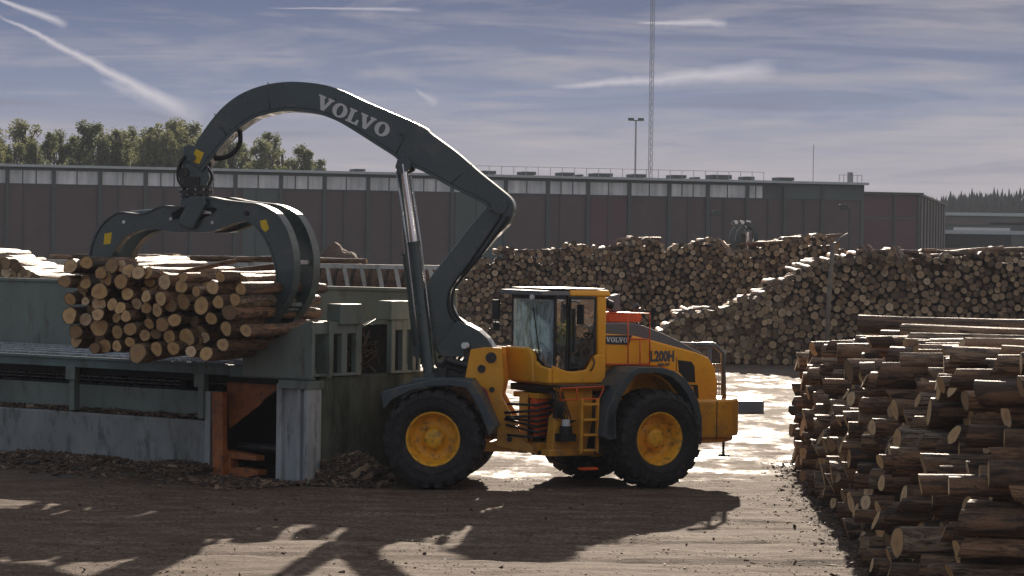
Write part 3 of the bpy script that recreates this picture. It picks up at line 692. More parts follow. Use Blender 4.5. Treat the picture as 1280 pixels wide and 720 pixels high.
P_('door_handle', 'black', RR, lambda m: (m.tube([(.68,-cy-.02,2.40),(.70,-cy-.05,2.3),(.66,-cy-.05,2.2),(.63,-cy-.02,2.15)], .015), m.box(.24,.27,-cy-.06,-cy-.03,2.5,3.3)), dr, 0)
def pane(fn, g='glass'): P_('window_pane', g, RR, fn, cb, 0)
pane(lambda m: m.prismx([(-.14, 2.47), (0, 2.56), (cy-.06, 2.56), (cy-.06, 3.46), (-cy+.06, 3.46), (-cy+.06, 2.2), (-.45, 2.24), (-.25, 2.36)], cx0-.012, cx0-.006), 'windscreen')
pane(lambda m: m.prism([(cx0+.03, 2.2), (.1, 2.17), (.1, 3.47), (cx0+.03, 3.47)], -cy+.01, -cy+.016))
pane(lambda m: m.prism([(cx0+.03, 2.2), (cx1-.1, 2.46), (cx1-.1, 3.52), (cx0+.03, 3.52)], cy-.03, cy-.024))
pane(lambda m: m.prismx([(-.7, 2.5), (.7, 2.5), (.7, 3.5), (-.7, 3.5)], cx1-.01, cx1-.004))
def f(m):
    m.box(.38, .85, -.28, .28, 2.38, 2.50); m.prism([(.75, 2.45), (.90, 2.45), (.94, 3.15), (.82, 3.15)], -.26, .26); m.box(.82, .93, -.14, .14, 3.17, 3.36)
    m.box(.4, .8, -.42, -.32, 2.62, 2.68); m.box(.5, .8, -.15, .15, 1.96, 2.38)
P_('driver_seat', 'black', RR, f, cb, .03)
P_('steering_column', 'black', RR, lambda m: (m.cyl((.02, 0, 1.96), (.16, 0, 2.66), .05), m.lathe([(-.015, .19), (0, .205), (.015, .19)], (.16, 0, 2.68), (.25, 0, 1), 24), m.box(-.08, .1, -.35, .35, 2.15, 2.5), m.box(-.06, 0, -.7, -.5, 2.75, 3.0)), cb, 0)
# wiper, mirrors, lamps
P_('wiper', 'black', RR, lambda m: m.tube([(cx0-.04, -.3, 2.42), (cx0-.04, -.05, 3.3)], .012), cb, 0)
def f(m):
    T = lambda px, py, v: (RR.tr(px, py, v)[0], v, RR.tr(px, py, v)[1])
    m.tube([(cx0-.1, cy, 3.56), (cx0-.2, cy+.12, 3.52), (cx0-.22, cy+.15, 3.2)], .012); m.tube([(cx0-.2, cy+.1, 3.35), (cx0-.25, cy+.2, 3.0), (cx0-.1, cy, 2.9)], .012)
    m.box(cx0-.27, cx0-.23, cy+.05, cy+.30, 3.05, 3.42); m.box(cx0-.27, cx0-.23, cy+.07, cy+.26, 2.85, 3.0)
P_('cab_mirror', 'black', RR, f, cb, .01)
P_('cab_mirror', 'black', RR, lambda m: (m.tube([(.12, -cy-.03, 3.45), (.2, -cy-.28, 3.42), (.24, -cy-.3, 3.1)], .012), m.box(.22, .26, -cy-.38, -cy-.18, 3.02, 3.38)), cb, .015)
P_('work_light', 'lamp', RR, lambda m: m.cyl((cx0-.33, -.45, 3.50), (cx0-.28, -.45, 3.50), .05, n=14), cb, 0)
P_('work_light', 'black', RR, lambda m: (m.cyl((cx1+.08, -cy+.1, 3.40), (cx1+.2, -cy+.1, 3.36), .08, n=14), m.box(cx1-.0, cx1+.1, -cy+.06, -cy+.14, 3.36, 3.5)), cb, 0)

# ---- articulation joint, steps, side boxes
def f(m):
    m.box(-.28, .35, -.5, .5, .66, .82); m.box(-.28, .3, -.45, .45, 1.62, 1.72); m.box(-.05, .35, -.62, .62, 1.72, 1.86)
    m.prism([(.25, .66), (.62, .66), (.62, 1.78), (.25, 1.78)], -.75, -.5); m.prism([(.25, .66), (.62, .66), (.62, 1.78), (.25, 1.78)], .5, .75)
P_('articulation_frame', 'yellow', RR, f, ldr, .015)
P_('articulation_pin', 'dark_metal', RR, lambda m: (m.cyl((0,0,.55),(0,0,1.8),.11), m.cyl((-.1,.2,.85),(-.1,.2,1.6),.07)))
def f(m):
    for y, z_ in ((-.36, 1.02), (.36, 1.02)): m.cyl((.9, y, z_), (-.35, y*.8, z_), .075)
P_('steering_cylinder', 'black', RR, f)
def f(m):
    for y, z_, r in ((-.52, 1.45, .05), (-.52, 1.05, .055)): m.cyl((-.33, y+.25, z_), (.2, y, z_), r)
    m.box(-.30, .0, -.42, -.2, .9, 1.62)
P_('hydraulic_manifold', 'orange', RR, f, ldr, .03)
for i in range(7):
    z_ = .95+.1*i
    m = MB(RR); m.tube([(-.75, -.15+.05*(i % 3), z_+.1*math.sin(i)), (-.3, -.45-.03*(i % 2), z_-.04), (.05, -.5, z_+.03), (.35, -.55, z_)], .024); m.build('hose', 'black', ldr)
def f(m):
    m.prism([(-.26, .70), (.48, .70), (.60, 1.2), (.60, 1.80), (-.05, 1.80), (-.05, 1.45), (-.2, 1.3)], -.96, -.72); m.box(-.34, .75, -1.0, -.70, .60, .72)
    m.box(-.1, .9, -1.0, -.70, 1.80, 1.88)
P_('side_box', 'yellow', RR, f, ldr, .015)
P_('oil_filter', 'black', RR, lambda m: (m.cyl((-.04, -1.08, .98), (-.04, -1.08, 1.16), .12), m.box(-.2, .12, -1.18, -.96, .88, 1.02)), ldr, 0)
P_('filter_cap', 'decal', RR, lambda m: m.cyl((-.04, -1.08, 1.16), (-.04, -1.08, 1.28), .075), ldr, 0)
def f(m):
    for x in (.18, .52): m.box(x-.02, x+.02, -1.30, -1.22, .66, 1.66)
    for z_ in (.70, .98, 1.26, 1.54): m.box(.20, .50, -1.34, -1.10, z_, z_+.04)
st = P_('access_ladder', 'yellow', RR, f, ldr, .006)
P_('bottom_step', 'orange', RR, lambda m: (m.box(.18, .52, -1.32, -1.16, .36, .40)), st, 0)
def f(m):
    r = .013
    m.tube([(-.25, -1.22, 1.64), (.58, -1.22, 1.66), (.68, -1.22, 1.86)], r); m.tube([(-.25, -1.22, 1.64), (-.25, -1.22, 1.86), (.68, -1.22, 1.88)], r); m.tube([(.1,-1.22,1.65),(.1,-1.22,1.87)], r)
P_('step_handrail', 'orange', RR, f, ldr, 0)
P_('platform', 'dark_metal', RR, lambda m: (m.box(-.2, 1.05, -1.18, -.8, 1.86, 1.905), m.box(-.22,-.08,-1.06,-.9,1.3,1.6), m.box(.62, 1.1, -1.15, -.72, .62, 1.5)), ldr, .006)
for i in range(9):
    m = MB(RR); xx = .02+.035*i; m.tube([(xx, -.70, .78), (xx+.04*math.sin(i*2), -.76, 1.1), (xx-.03*math.cos(i*3), -.74, 1.4), (xx+.02, -.68, 1.78)], .016); m.build('hose', 'black', ldr)
P_('cab_underside', 'black', RR, lambda m: (m.box(-.2, .95, -.7, .7, 1.74, 1.87), m.box(.35,1.0,-.72,.72,.8,1.7)), ldr, .01)
for i in range(6):
    m = MB(RR); m.tube([(-.3+.05*i, -.95, 1.78), (-.25+.06*i, -1.10, 1.55-.05*i), (-.2+.04*i, -1.08, 1.35-.03*i), (-.05+.05*i, -1.02, 1.25)], .013); m.build('hose', 'black', ldr)

# ---- the driver
def skinned(name, joints, edges, M, mats):
    me = bpy.data.meshes.new(name); me.from_pydata([j[0] for j in joints], edges, [])
    o = bpy.data.objects.new(name, me); COL.objects.link(o)
    sk = o.modifiers.new('Skin', 'SKIN'); sk.use_smooth_shade = True; o.modifiers.new('Sub', 'SUBSURF').levels = 2
    lay = me.skin_vertices[0].data if me.skin_vertices else None
    if lay is None:
        bm = bmesh.new(); bm.from_mesh(me); bm.verts.layers.skin.verify(); bm.to_mesh(me); bm.free(); lay = me.skin_vertices[0].data
    for i, j in enumerate(joints): lay[i].radius = (j[1], j[1] if len(j) < 3 else j[2]); lay[i].use_root = (i == 0)
    bpy.context.view_layer.update()
    m2 = bpy.data.meshes.new_from_object(o.evaluated_get(bpy.context.evaluated_depsgraph_get()))
    bpy.data.objects.remove(o)
    for f_ in mats: m2.materials.append(MAT[f_])
    o = bpy.data.objects.new(name, m2); COL.objects.link(o); o.matrix_world = M
    return o
jn = [((0,0,.08),.15,.17),((0,0,.30),.13,.17),((.02,0,.50),.12,.19),((0,0,.60),.06,.07),((-.03,0,.68),.055,.055),((-.04,0,.77),.085,.08),((-.03,0,.86),.07,.07),
      ((0,-.19,.53),.06),((-.14,-.24,.30),.045),((-.34,-.15,.34),.035),((-.42,-.12,.36),.04,.02),
      ((0,.19,.53),.06),((-.14,.24,.30),.045),((-.34,.15,.34),.035),((-.42,.12,.36),.04,.02),
      ((-.12,-.10,.05),.085),((-.42,-.14,.06),.065),((-.52,-.14,-.30),.045),((-.60,-.14,-.33),.04),
      ((-.12,.10,.05),.085),((-.42,.14,.06),.065),((-.52,.14,-.30),.045),((-.60,.14,-.33),.04)]
ed = [(0,1),(1,2),(2,3),(3,4),(4,5),(5,6),(2,7),(7,8),(8,9),(9,10),(2,11),(11,12),(12,13),(13,14),(0,15),(15,16),(16,17),(17,18),(0,19),(19,20),(20,21),(21,22)]
pm = RR.M @ Matrix.Translation((.60, 0, 2.46))
drv = skinned('person', jn, ed, pm, ['hivis', 'cloth', 'skin'])
for p in drv.data.polygons:
    c = p.center
    p.material_index = 2 if (c.z > .615 or (c.x < -.30 and c.z > .25)) else (1 if c.z < .14 else 0)
tag(drv, 'driver in a yellow vest seated at the wheel behind the cab glass', 'person')
hm = MB(); hm.lathe([(.0, .105), (.03, .11), (.08, .09), (.11, .05), (.12, 0)], (-.02, 0, .82), (0.15, 0, 1), 16)
h = hm.build('hair', 'hair'); h.parent = drv
fm = MB(); fm.add([(-.145,-.015,.77),(-.145,.015,.77),(-.165,0,.755),(-.12,0,.80)], [(0,1,2),(0,2,3),(1,3,2)]); fm.box(-.128,-.118,-.035,-.015,.79,.80); fm.box(-.128,-.118,.015,.035,.79,.80); fm.box(-.128,-.115,-.02,.02,.725,.733)
fo = fm.build('face', 'skin'); fo.parent = drv

# ================================================================== LOG FEED DECK (steel table on concrete walls)
C0 = at(388, 605, 50.1)
DK = Frame(C0.x, C0.y, -37)
deck = thing('log_feed_deck', (C0.x, C0.y, 0), 'green steel log feed deck on concrete walls, under the raised bundle of logs', 'log feed deck')
def D(name, mats, fn, parent=deck, bevel=.012):
    m = MB(DK); fn(m); return m.build(name, mats, parent, bevel)
zd = DK.tr(200, 456, 0)[1]+.07; XL = -15.5
zbm = DK.tr(200, 462, 0)[1]
print('deck z', zd, 'corner', C0)
# openings of the front: beam, posts, panel, low concrete wall
be = D('front_beam', 'teal_steel', lambda m: (m.box(XL, -2.0, -.10, .12, zd-.20, zd), m.box(XL, -2.0, -.16, -.1, zd-.04, zd+.02)))
D('front_beam', 'teal_steel', lambda m: m.box(-1.98, 0, -.10, .12, zd-.22, zd-.0))
xs_ = [DK.tr(93, 500, 0)[0], DK.tr(254, 500, 0)[0], DK.tr(93, 500, 0)[0]*2-DK.tr(254, 500, 0)[0]]
for x in xs_:
    D('post', 'green_steel', lambda m: (m.box(x-.07, x+.07, -.08, .08, DK.tr(254,518,0)[1]-.08, zd-.2), m.box(x-.13, x+.13, -.13, -.08, zd-.45, zd-.18)))
xr = DK.tr(258, 500, 0)[0]
ztp = DK.tr(250, 489, .3)[1]; zcw = DK.tr(200, 522, 0)[1]
D('back_panel', 'green_steel', lambda m: m.box(XL, xr, .35, .42, zcw-.3, ztp))
D('concrete_wall', 'concrete', lambda m: m.box(XL, xr, 0, .33, -.1, zcw), bevel=.03)
D('front_flange', 'galv', lambda m: m.box(xr-.02, xr+.12, -.02, .3, -.05, ztp+.03))
# interior: rear wall and side wall, the shade inside painted near-black
D('rear_wall', 'shade_black', lambda m: (m.box(XL, 0, 4.0, 4.2, 0, zd-.25), m.box(xr-1.2, xr-1.0, .5, 4, 0, zd-.3)))
D('cross_beam', 'dark_metal', lambda m: [m.box(XL+1.2*k, XL+1.2*k+.14, 1.6, 4.0, zd-.5, zd-.26) for k in range(12)])
D('glint_rail', 'worn_steel', lambda m: [m.cyl((XL, 1.0+.4*k, zd-.42-.1*(k % 3)), (xr, 1.0+.4*k, zd-.44-.1*(k % 3)), .02, n=6) for k in range(6)], bevel=0)
D('deck_plate', 'shade_black', lambda m: m.box(XL, -.3, .12, 4.0, zd-.34, zd-.20))  # near-black colour carries the shade of the gaps between the rails
for k in range(5):
    y = .75+k*.72
    D('chain_rail', 'worn_steel', lambda m: m.box(XL, -2.4, y, y+.07, zd-.19, zd+.03), bevel=.01)
# rear screen of the deck
zs0 = DK.tr(40, 352, 4.0)[1]
D('rear_screen', 'green_steel', lambda m: (m.box(XL, .2, 4.0, 4.06, zd-.05, zs0), m.box(XL, .2, 3.96, 4.1, zs0, zs0+.07)))
# gable plate at the right end and the side wall above the concrete
D('end_gable', 'green_steel', lambda m: m.prism(DK.pts([(304,470),(304,446),(384,402),(391,402),(391,474)], -.12), -.14, -.10), bevel=.008)
D('end_gable', 'green_steel', lambda m: m.prism(DK.pts([(304,470),(304,446),(384,402),(391,402),(391,474)], -.12), .35, .40), bevel=.008)
yc = lambda px: DK.trx(px, 450, 0)[0]
zt0 = DK.trx(389, 403, 0)[1]; zt1 = DK.trx(447, 405, 0)[1]; zbt = zd-.15
print('side', zt0, zt1, yc(389), yc(525), zbt)
def slotwall(m, y0, y1, slots, zt):
    a = y0
    for s0, s1 in slots: m.box(-.06, .06, a, s0, zbt, zt); a = s1
    m.box(-.06, .06, a, y1, zbt, zt)
    for s0, s1 in slots: m.box(-.06, .06, s0, s1, zt-.22, zt); m.box(-.06, .06, s0, s1, zbt, zbt+.05)
w1 = D('side_wall', 'green_steel', lambda m: slotwall(m, -.1, yc(449), [(yc(391), yc(409)), (yc(414), yc(424)), (yc(431), yc(442))], zt0), bevel=.01)
zt2 = DK.trx(500, 398, 0)[1]
w2 = D('side_wall', 'green_steel', lambda m: slotwall(m, yc(486), yc(523), [(yc(491), yc(500)), (yc(505), yc(513)), (yc(517), yc(520.5))], zt2), bevel=.01)
D('slot_shade_plate', 'shade_black', lambda m: m.box(-.42, -.36, .3, yc(522), zbt, zt0-.08), bevel=0)  # added near-black plate, paints the shade seen through the slots
def blk(px0, px1, py0, py1):
    y0, y1 = yc(px0), yc(px1); z1 = DK.trx(px0, py0, 0)[1]; z0 = DK.trx(px0, py1, 0)[1]
    D('rail_block', 'green_steel', lambda m: m.box(-.22, .12, y0, y1, z0, z1), bevel=.02)
blk(419, 446, 380, 406); blk(482, 505, 376, 400)
D('inset_panel', 'green_steel', lambda m: m.prismx([(yc(449), zbt), (yc(486), zbt), (yc(486), zt2-.05), (yc(449), zt1-.25)], -.5, -.45), bevel=.01)
D('brace', 'dark_metal', lambda m: m.tube([(-.3, yc(449), zt0-.3), (-.3, yc(484), zt2-.02)], .012), bevel=0)
m = MB(DK)
for k in range(80):
    y = random.uniform(yc(448), yc(480)); z = zbt + random.uniform(0, .75); a = Vector((random.uniform(-.4, -.05), y, z)); b_ = a+Vector((random.uniform(-.2,.2), random.uniform(-.25,.25), random.uniform(-.3,.3))); m.cyl(a, b_, random.uniform(.008, .02), n=5)
tag(m.build('bark_debris', 'bark_bits'), 'tangle of bark and twigs caught in the side wall of the feed deck', 'bark debris', kind='stuff')
# stained concrete side wall and corner column
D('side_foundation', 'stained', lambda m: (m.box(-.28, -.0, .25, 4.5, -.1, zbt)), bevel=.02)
D('foundation_end', 'concrete', lambda m: m.box(-1.4, -.9, .6, 1.0, -.1, zd-.3), bevel=.02)
colL = DK.tr(345, 540, -.05)[0]; colR = DK.tr(388, 540, -.05)[0]
def f(m):
    m.box(colL, colL+.13, -.05, .3, -.05, zd-.3); m.box(colL+.13, colR-.3, .04, .1, -.05, zd-.24); m.box(colR-.3, colR-.22, -.1, .3, -.05, zd-.24); m.box(colR-.22, colR-.1, -.02, .25, -.05, zd-.24); m.box(colR-.1, colR-.0, -.12, .25, -.05, zd-.24)
D('corner_column', 'galv', f, bevel=.008)
D('column_cap', 'green_steel', lambda m: m.box(colL+.12, colR+.02, -.14, .3, zd-.38, zd-.225), bevel=.01)
# orange parts in the opening
D('orange_post', 'rust_orange', lambda m: m.prism(DK.pts([(266,490),(279,490),(280,600),(267,600)], -.05), -.08, .06))
D('orange_chute', 'rust_orange', lambda m: m.prism(DK.pts([(283,474),(349,474),(349,484),(328,501),(325,506),(286,536)], .3), .3, .35))
def f(m):
    for pl in ([(279,562),(322,570),(322,576),(279,572)], [(279,586),(300,584),(325,588),(325,594),(279,601)], [(283,572),(290,572),(290,590),(283,590)]):
        m.prism(DK.pts(pl, .1), .05, .30)
D('orange_arm', 'rust_orange', f)
D('drive_shaft', 'dark_metal', lambda m: (m.cyl((DK.tr(290,580,.3)[0], .2, DK.tr(290,580,.3)[1]), (DK.tr(290,580,.3)[0], .5, DK.tr(290,580,.3)[1]), .12), m.cyl((DK.tr(300,583,.5)[0], .5, .55), (-.9, .5, .55), .08)))

# ================================================================== SORTING LINE behind the deck
SD = 66
sl0 = at(-60, 331, SD+1); sl1 = at(548, 332, SD-1)
SL = Frame(sl0.x, sl0.y, math.degrees(math.atan2(sl1.y-sl0.y, sl1.x-sl0.x))); slL = (sl1-sl0).length
sort = thing('log_sorting_line', (sl0.x, sl0.y, 0), 'raised steel sorting conveyor with a row of slanted bright struts, behind the feed deck', 'conveyor')
def S(name, mats, fn, parent=sort, bevel=0):
    m = MB(SL); fn(m); return m.build(name, mats, parent, bevel)
ztp_ = sl1.z; zbo = at(540, 377, SD).z
S('top_rail', 'galv', lambda m: (m.box(0, slL, 0, .12, ztp_-.1, ztp_), m.box(0, slL, .9, 1.0, ztp_-.1, ztp_)))
S('bottom_rail', 'green_steel', lambda m: (m.box(0, slL, -.05, .15, zbo-.2, zbo), m.box(0, slL, .3, 1.6, zbo-.9, zbo-.6)))
nst = 29
for k in range(nst):
    x = (k+.5)*slL/nst
    S('strut', 'galv', lambda m: m.prism([(x-.03, ztp_-.1), (x+.05, ztp_-.1), (x+.21, zbo), (x+.13, zbo)], -.03, .08))
    S('side_stake', 'dark_metal', lambda m: m.prism([(x+.02, ztp_-.1), (x+.09, ztp_-.1), (x-.10, zbo), (x-.17, zbo)], .85, .95))
S('trough', 'bark_bits', lambda m: m.prismx([(.5, zbo), (1.6, zbo), (1.6, ztp_-.05), (1.45, ztp_-.05), (.9, ztp_-.75)], 0, slL))
for k in range(8):
    x = (k+.3)*slL/8; S('leg', 'dark_metal', lambda m: m.box(x, x+.2, .1, 1.2, 0, zbo-.2))

# ================================================================== MAIN HALL
HA = at(-30, 300, 228); HB = at(1079, 300, 251)
ang = math.degrees(math.atan2(HB.y-HA.y, HB.x-HA.x)); HL = Frame(HA.x, HA.y, ang); hl = math.hypot(HB.x-HA.x, HB.y-HA.y)
hall = thing('industrial_hall', (HA.x, HA.y, 0), 'long low dark red industrial hall with a strip of pale windows under its roof', 'industrial hall')
def H(name, mats, fn, parent=hall, bevel=0):
    m = MB(HL); fn(m); return m.build(name, mats, parent, bevel)
zr_ = HL.tr(60, 206, 0)[1]; zw1 = HL.tr(100, 209, 0)[1]; zwt = HL.tr(100, 214, 0)[1]; zwb = HL.tr(100, 231.5, 0)[1]; zwb2 = HL.tr(960, 249.5, 0)[1]
print('hall', zr_, HL.tr(960, 223, 0)[1], zwt, zwb, zwb2, hl)
X0 = -45
H('backing_wall', 'hall_trim', lambda m: m.box(X0, hl-.3, .08, .3, zwb+.001, zwt-.001))
fw = H('wall', 'hall_red', lambda m: m.box(X0, hl-.3, 0, .3, 0, zwb))
H('wall', 'hall_green', lambda m: (m.box(X0, hl, -.06, .4, zwt, zr_-.25), m.box(hl-.3, hl, -.06, 60, 0, zr_-.25), m.box(hl*.905, hl-.3, -.05, .3, zwb+.02, zwt)))
H('roof', 'hall_roof', lambda m: (m.box(X0-.5, hl+.3, -.5, 60, zr_-.22, zr_)))
H('end_wall', 'hall_red', lambda m: m.box(X0, hl-.4, 59, 59.4, 0, zr_-.3))
xd = [HL.tr(px, 240, 0)[0] for px in (9, 67, 125, 182, 239, 294, 351, 405.5, 460, 512, 565, 632, 684.6, 735, 786.5, 836.5, 884.5, 934, 981, 1028)]
xd = [xd[0]-(xd[1]-xd[0])*k for k in range(9, 0, -1)] + xd
xe = HL.tr(955, 240, 0)[0]
for i, x in enumerate(xd):
    H('pilaster', 'hall_trim', lambda m: m.box(x-.16, x+.16, -.18, 0, 0, zwt))
    if i+1 < len(xd) and x < xe-1 and not (230 < 60 and i == 4):
        x1 = min(xd[i+1], xe)
        wn = H('window_strip', 'strip_glass', lambda m: m.box(x+.16, x1-.16, .0, .06, zwb+.05, zwt))
        H('window_bar', 'hall_trim', lambda m: ([m.box(x+(x1-x)*t-.04, x+(x1-x)*t+.04, -.05, 0, zwb, zwt) for t in ((.5,) if i % 3 else (.33, .62))], m.box(x+.16, x1-.16, -.06, .02, zwb-.05, zwb+.06)), wn)
for px0, px1, mt_ in ((566,632,'hall_green'), (735,786,'hall_purple'), (300,351,'hall_green')):
    a = HL.tr(px0, 280, 0)[0]+.2; b_ = HL.tr(px1, 280, 0)[0]-.2
    H('wall_panel', mt_, lambda m: m.box(a, b_, -.05, -.002, 0, zwb-.1))
for px in (30, 148, 205, 320, 430, 490, 595, 700, 760, 860, 905, 960, 1005):
    x = HL.tr(px, 280, 0)[0]; H('downpipe', 'hall_trim', lambda m: m.box(x-.05, x+.05, -.12, -.01, 0, zwb))
vents = [(450,14,2),(612,17,3),(662,17,3),(710,17,3),(755,24,3),(800,18,3),(850,18,3),(903,26,4),(938,12,3),(984,20,3),(400,6,1.5),(727,5,1.5),(873,5,1.5)]
for px, w_, h_ in vents:
    x, z = HL.tr(px, 215, 4)
    s = w_/2/3400*245
    v_ = H('roof_vent', 'hall_trim', lambda m: (m.box(x-s, x+s, 4, 6, zr_+.15, zr_+.15+h_*.1), m.box(x-s*.8, x+s*.8, 4.2, 5.8, zr_, zr_+.15)))
def f(m):
    xa, xb = HL.tr(600,215,0)[0], HL.tr(960,215,0)[0]
    for k in range(25): x = xa+(xb-xa)*k/24; m.box(x-.02, x+.02, 1.0, 1.04, zr_, zr_+.8)
    m.box(xa, xb, 1.0, 1.04, zr_+.76, zr_+.8)
    xa, xb = HL.tr(1052,215,0)[0], hl
    for k in range(6): x = xa+(xb-xa)*k/5; m.box(x-.02, x+.02, .5, .54, zr_, zr_+.7)
    m.box(xa, xb, .5, .54, zr_+.66, zr_+.7); m.box(hl-1.3, hl-.9, .5, .9, zr_, zr_+.95)
H('roof_railing', 'mast', f)
# annex
AX = Frame(*HL.W(hl, 14, 0).xy, ang)
a0 = AX.tr(1079, 240, 0)[0]; a1_ = AX.tr(1150, 240, 0)[0]; az = AX.tr(1100, 240, 0)[1]
axl = AX.tr(1182, 250, 0)
annex = thing('hall_annex', tuple(AX.W(0, 0, 0)), 'lower dark red annex with a ribbed side wall, right of the long hall', 'industrial hall')
def A(name, mats, fn, parent=annex, bevel=0):
    m = MB(AX); fn(m); return m.build(name, mats, parent, bevel)
print('annex', a0, a1_, az, axl)
A('wall', 'hall_purple', lambda m: m.box(-2, a1_, 0, .3, 0, az-.25))
A('roof', 'hall_trim', lambda m: m.box(-2, a1_+.3, -.25, 62, az-.22, az))
sa = AX.W(a1_, .3, 0); sb = at(1182, 250, sa.y+58); sg = math.degrees(math.atan2(sb.y-sa.y, sb.x-sa.x)); SF = Frame(sa.x, sa.y, sg); sll = math.hypot(sb.x-sa.x, sb.y-sa.y)
m = MB(SF); m.box(0, sll, 0, .4, 0, az-.25); m.build('side_wall', 'hall_red', annex)
m = MB(SF); m.box(-.1, sll+.3, -.2, 30, az-.22, az-.01); m.build('side_roof', 'hall_trim', annex)
for k in range(9): m = MB(SF); m.box(3+k*6.3, 3.5+k*6.3, -.15, 0, 0, az-.3); m.build('wall_rib', 'hall_trim', annex)
x = AX.tr(1118, 250, 0)[0]
A('downpipe', 'hall_trim', lambda m: (m.box(x-.1, x+.1, -.15, 0, 0, az-.25), m.box(a1_-.25, a1_+.05, -.1, 0, 0, az-.25)))
A('wall_band', 'hall_green', lambda m: m.box(-2, a1_, -.04, 0, az-2.6, az-2.45))

# far low sheds at the right
def shed(name, px0, px1, pyt, pyb, Y, dep, label, bands):
    a = at(px0, pyt, Y); b_ = at(px1, pyt, Y); t = thing(name, (a.x, Y, 0), label, 'shed')
    zt = at((px0+px1)/2, pyt, Y).z
    m = MB(); m.box(a.x, b_.x, Y, Y+dep, 0, zt-.5); m.build('wall', 'hall_green', t)
    m = MB(); m.box(a.x-.5, b_.x+.5, Y-.5, Y+dep+.5, zt-.48, zt); m.build('roof', 'hall_roof', t)
    for q0, q1, y0, y1, mt_, nm in bands:
        c = at(q0, y0, Y); d = at(q1, y1, Y); m = MB(); m.box(c.x, d.x, Y-.3, Y-.02, max(0, d.z), c.z); m.build(nm, mt_, t)
shed('warehouse', 1178, 1420, 267, 300, 420, 40, 'distant grey warehouse with a pale roof edge, below the spruce forest', [(1178,1290,272,282,'hall_red','wall_band'),(1236,1290,278,288,'hall_trim','loading_door')])
shed('open_shed', 1174, 1400, 289, 312, 360, 25, 'distant low shed with a near-black panel for its shaded front and white canopy, right of the annex', [(1192,1262,284,291.5,'far_white','canopy'),(1176,1262,293,309,'shade_black','front_shade_panel'),(1264,1400,282,312,'hall_trim','side_block')])  # near-black panel paints the shade of the shed's open front

# ================================================================== MASTS AND LAMPS
def lattice(px, Y, ztop, w, label, name, pxtop):
    b0 = at(px, 330, Y); lean = 0
    t = thing(name, (b0.x, Y, 0), label, 'mast'); m = MB(); x = b0.x; h_ = w/2
    c = [(x-h_, Y-h_), (x+h_, Y-h_), (x, Y+h_)]
    for p in c: m.box(p[0]-.025, p[0]+.025, p[1]-.025, p[1]+.025, 0, ztop)
    m.build('mast_legs', 'mast', t)
    m = MB(); k = 0; z = 0
    while z < ztop-w*1.4:
        for i in range(3):
            p, q = c[i], c[(i+1) % 3]; 
            if k % 2: p, q = q, p
            m.cyl((*p, z), (*q, z+w*1.4), .03, n=4, caps=False)
        z += w*1.4; k += 1
    m.build('lattice', 'mast', t)
lattice(811, 310, 46, .46, 'tall thin lattice radio mast rising behind the hall roof', 'lattice_mast', 812)
def lampmast(name, px, pyt, Y, label, arms, r=.12, mt_='mast', cat='lamp mast'):
    b0 = at(px, pyt, Y); t = thing(name, (b0.x, Y, 0), label, cat)
    m = MB(); m.cyl((b0.x, Y, 0), (b0.x, Y, b0.z), r, r*.6, n=10); m.build('pole', mt_, t)
    for ax_, w_ in arms:
        m = MB(); m.box(b0.x+ax_-w_, b0.x+ax_+w_, Y-.2, Y+.2, b0.z-.1, b0.z+.2); m.box(min(b0.x, b0.x+ax_), max(b0.x, b0.x+ax_), Y-.05, Y+.05, b0.z-.1, b0.z+.0); m.build('lamp_head', 'hall_trim', t, .03)
lampmast('floodlight_mast', 795, 150, 275, 'tall floodlight mast with two lamp heads behind the hall roof', [(-.5, .3), (.5, .3)], .14)
b0 = at(1017, 181, 262); m = MB(); m.cyl((b0.x, b0.y, 0), (b0.x, b0.y, b0.z), .06, .03, n=6); tag(m.build('antenna', 'mast'), 'thin bare antenna rod above the right end of the hall roof', 'antenna')
lampmast('yard_lamp', 889, 267, 170, 'slim yard lamp in front of the hall, left of the distant grapple', [(.35, .25)], .09, 'hall_trim', 'yard lamp')
lampmast('yard_lamp', 1062, 260, 160, 'slim yard lamp with a tilted head in front of the right end of the hall', [(-.35, .25)], .09, 'hall_trim', 'yard lamp')
# timber pole before the pile
p0 = at(1033, 442, 100); p1 = at(1041, 303, 100)
pl = thing('timber_pole', (p0.x, 100, 0), 'weathered leaning timber pole in front of the log pile', 'pole')
m = MB(); m.tube([(p0.x, 100, -.2), ((p0.x+p1.x)/2-.05, 100, 2.2), (p1.x, 100, p1.z)], .085, 10); m.build('pole_shaft', 'pole_wood', pl)
m = MB(); m.tube([(p0.x+.2, 99.9, 0), (p0.x+.5, 99.8, .5), (p0.x+.65, 99.8, 1.1), (p0.x+.4, 99.8, 1.3)], .018, 6); m.tube([(p1.x, 100, p1.z-.2), (p1.x+.3, 100, p1.z+.2), (p1.x+.55, 100, p1.z+.35)], .015, 6); m.build('cable', 'mast', pl)

# concrete block lying behind the loader
cb0 = at(900, 514, 75); m = MB(); m.box(at(870,507,75).x, at(953,507,75).x, 74.5, 75.6, -.05, at(930,500,75).z-.0)
tag(m.build('concrete_block', 'hood_grey', None, .03), 'low grey concrete block lying on the wet yard behind the rear of the loader', 'concrete block')
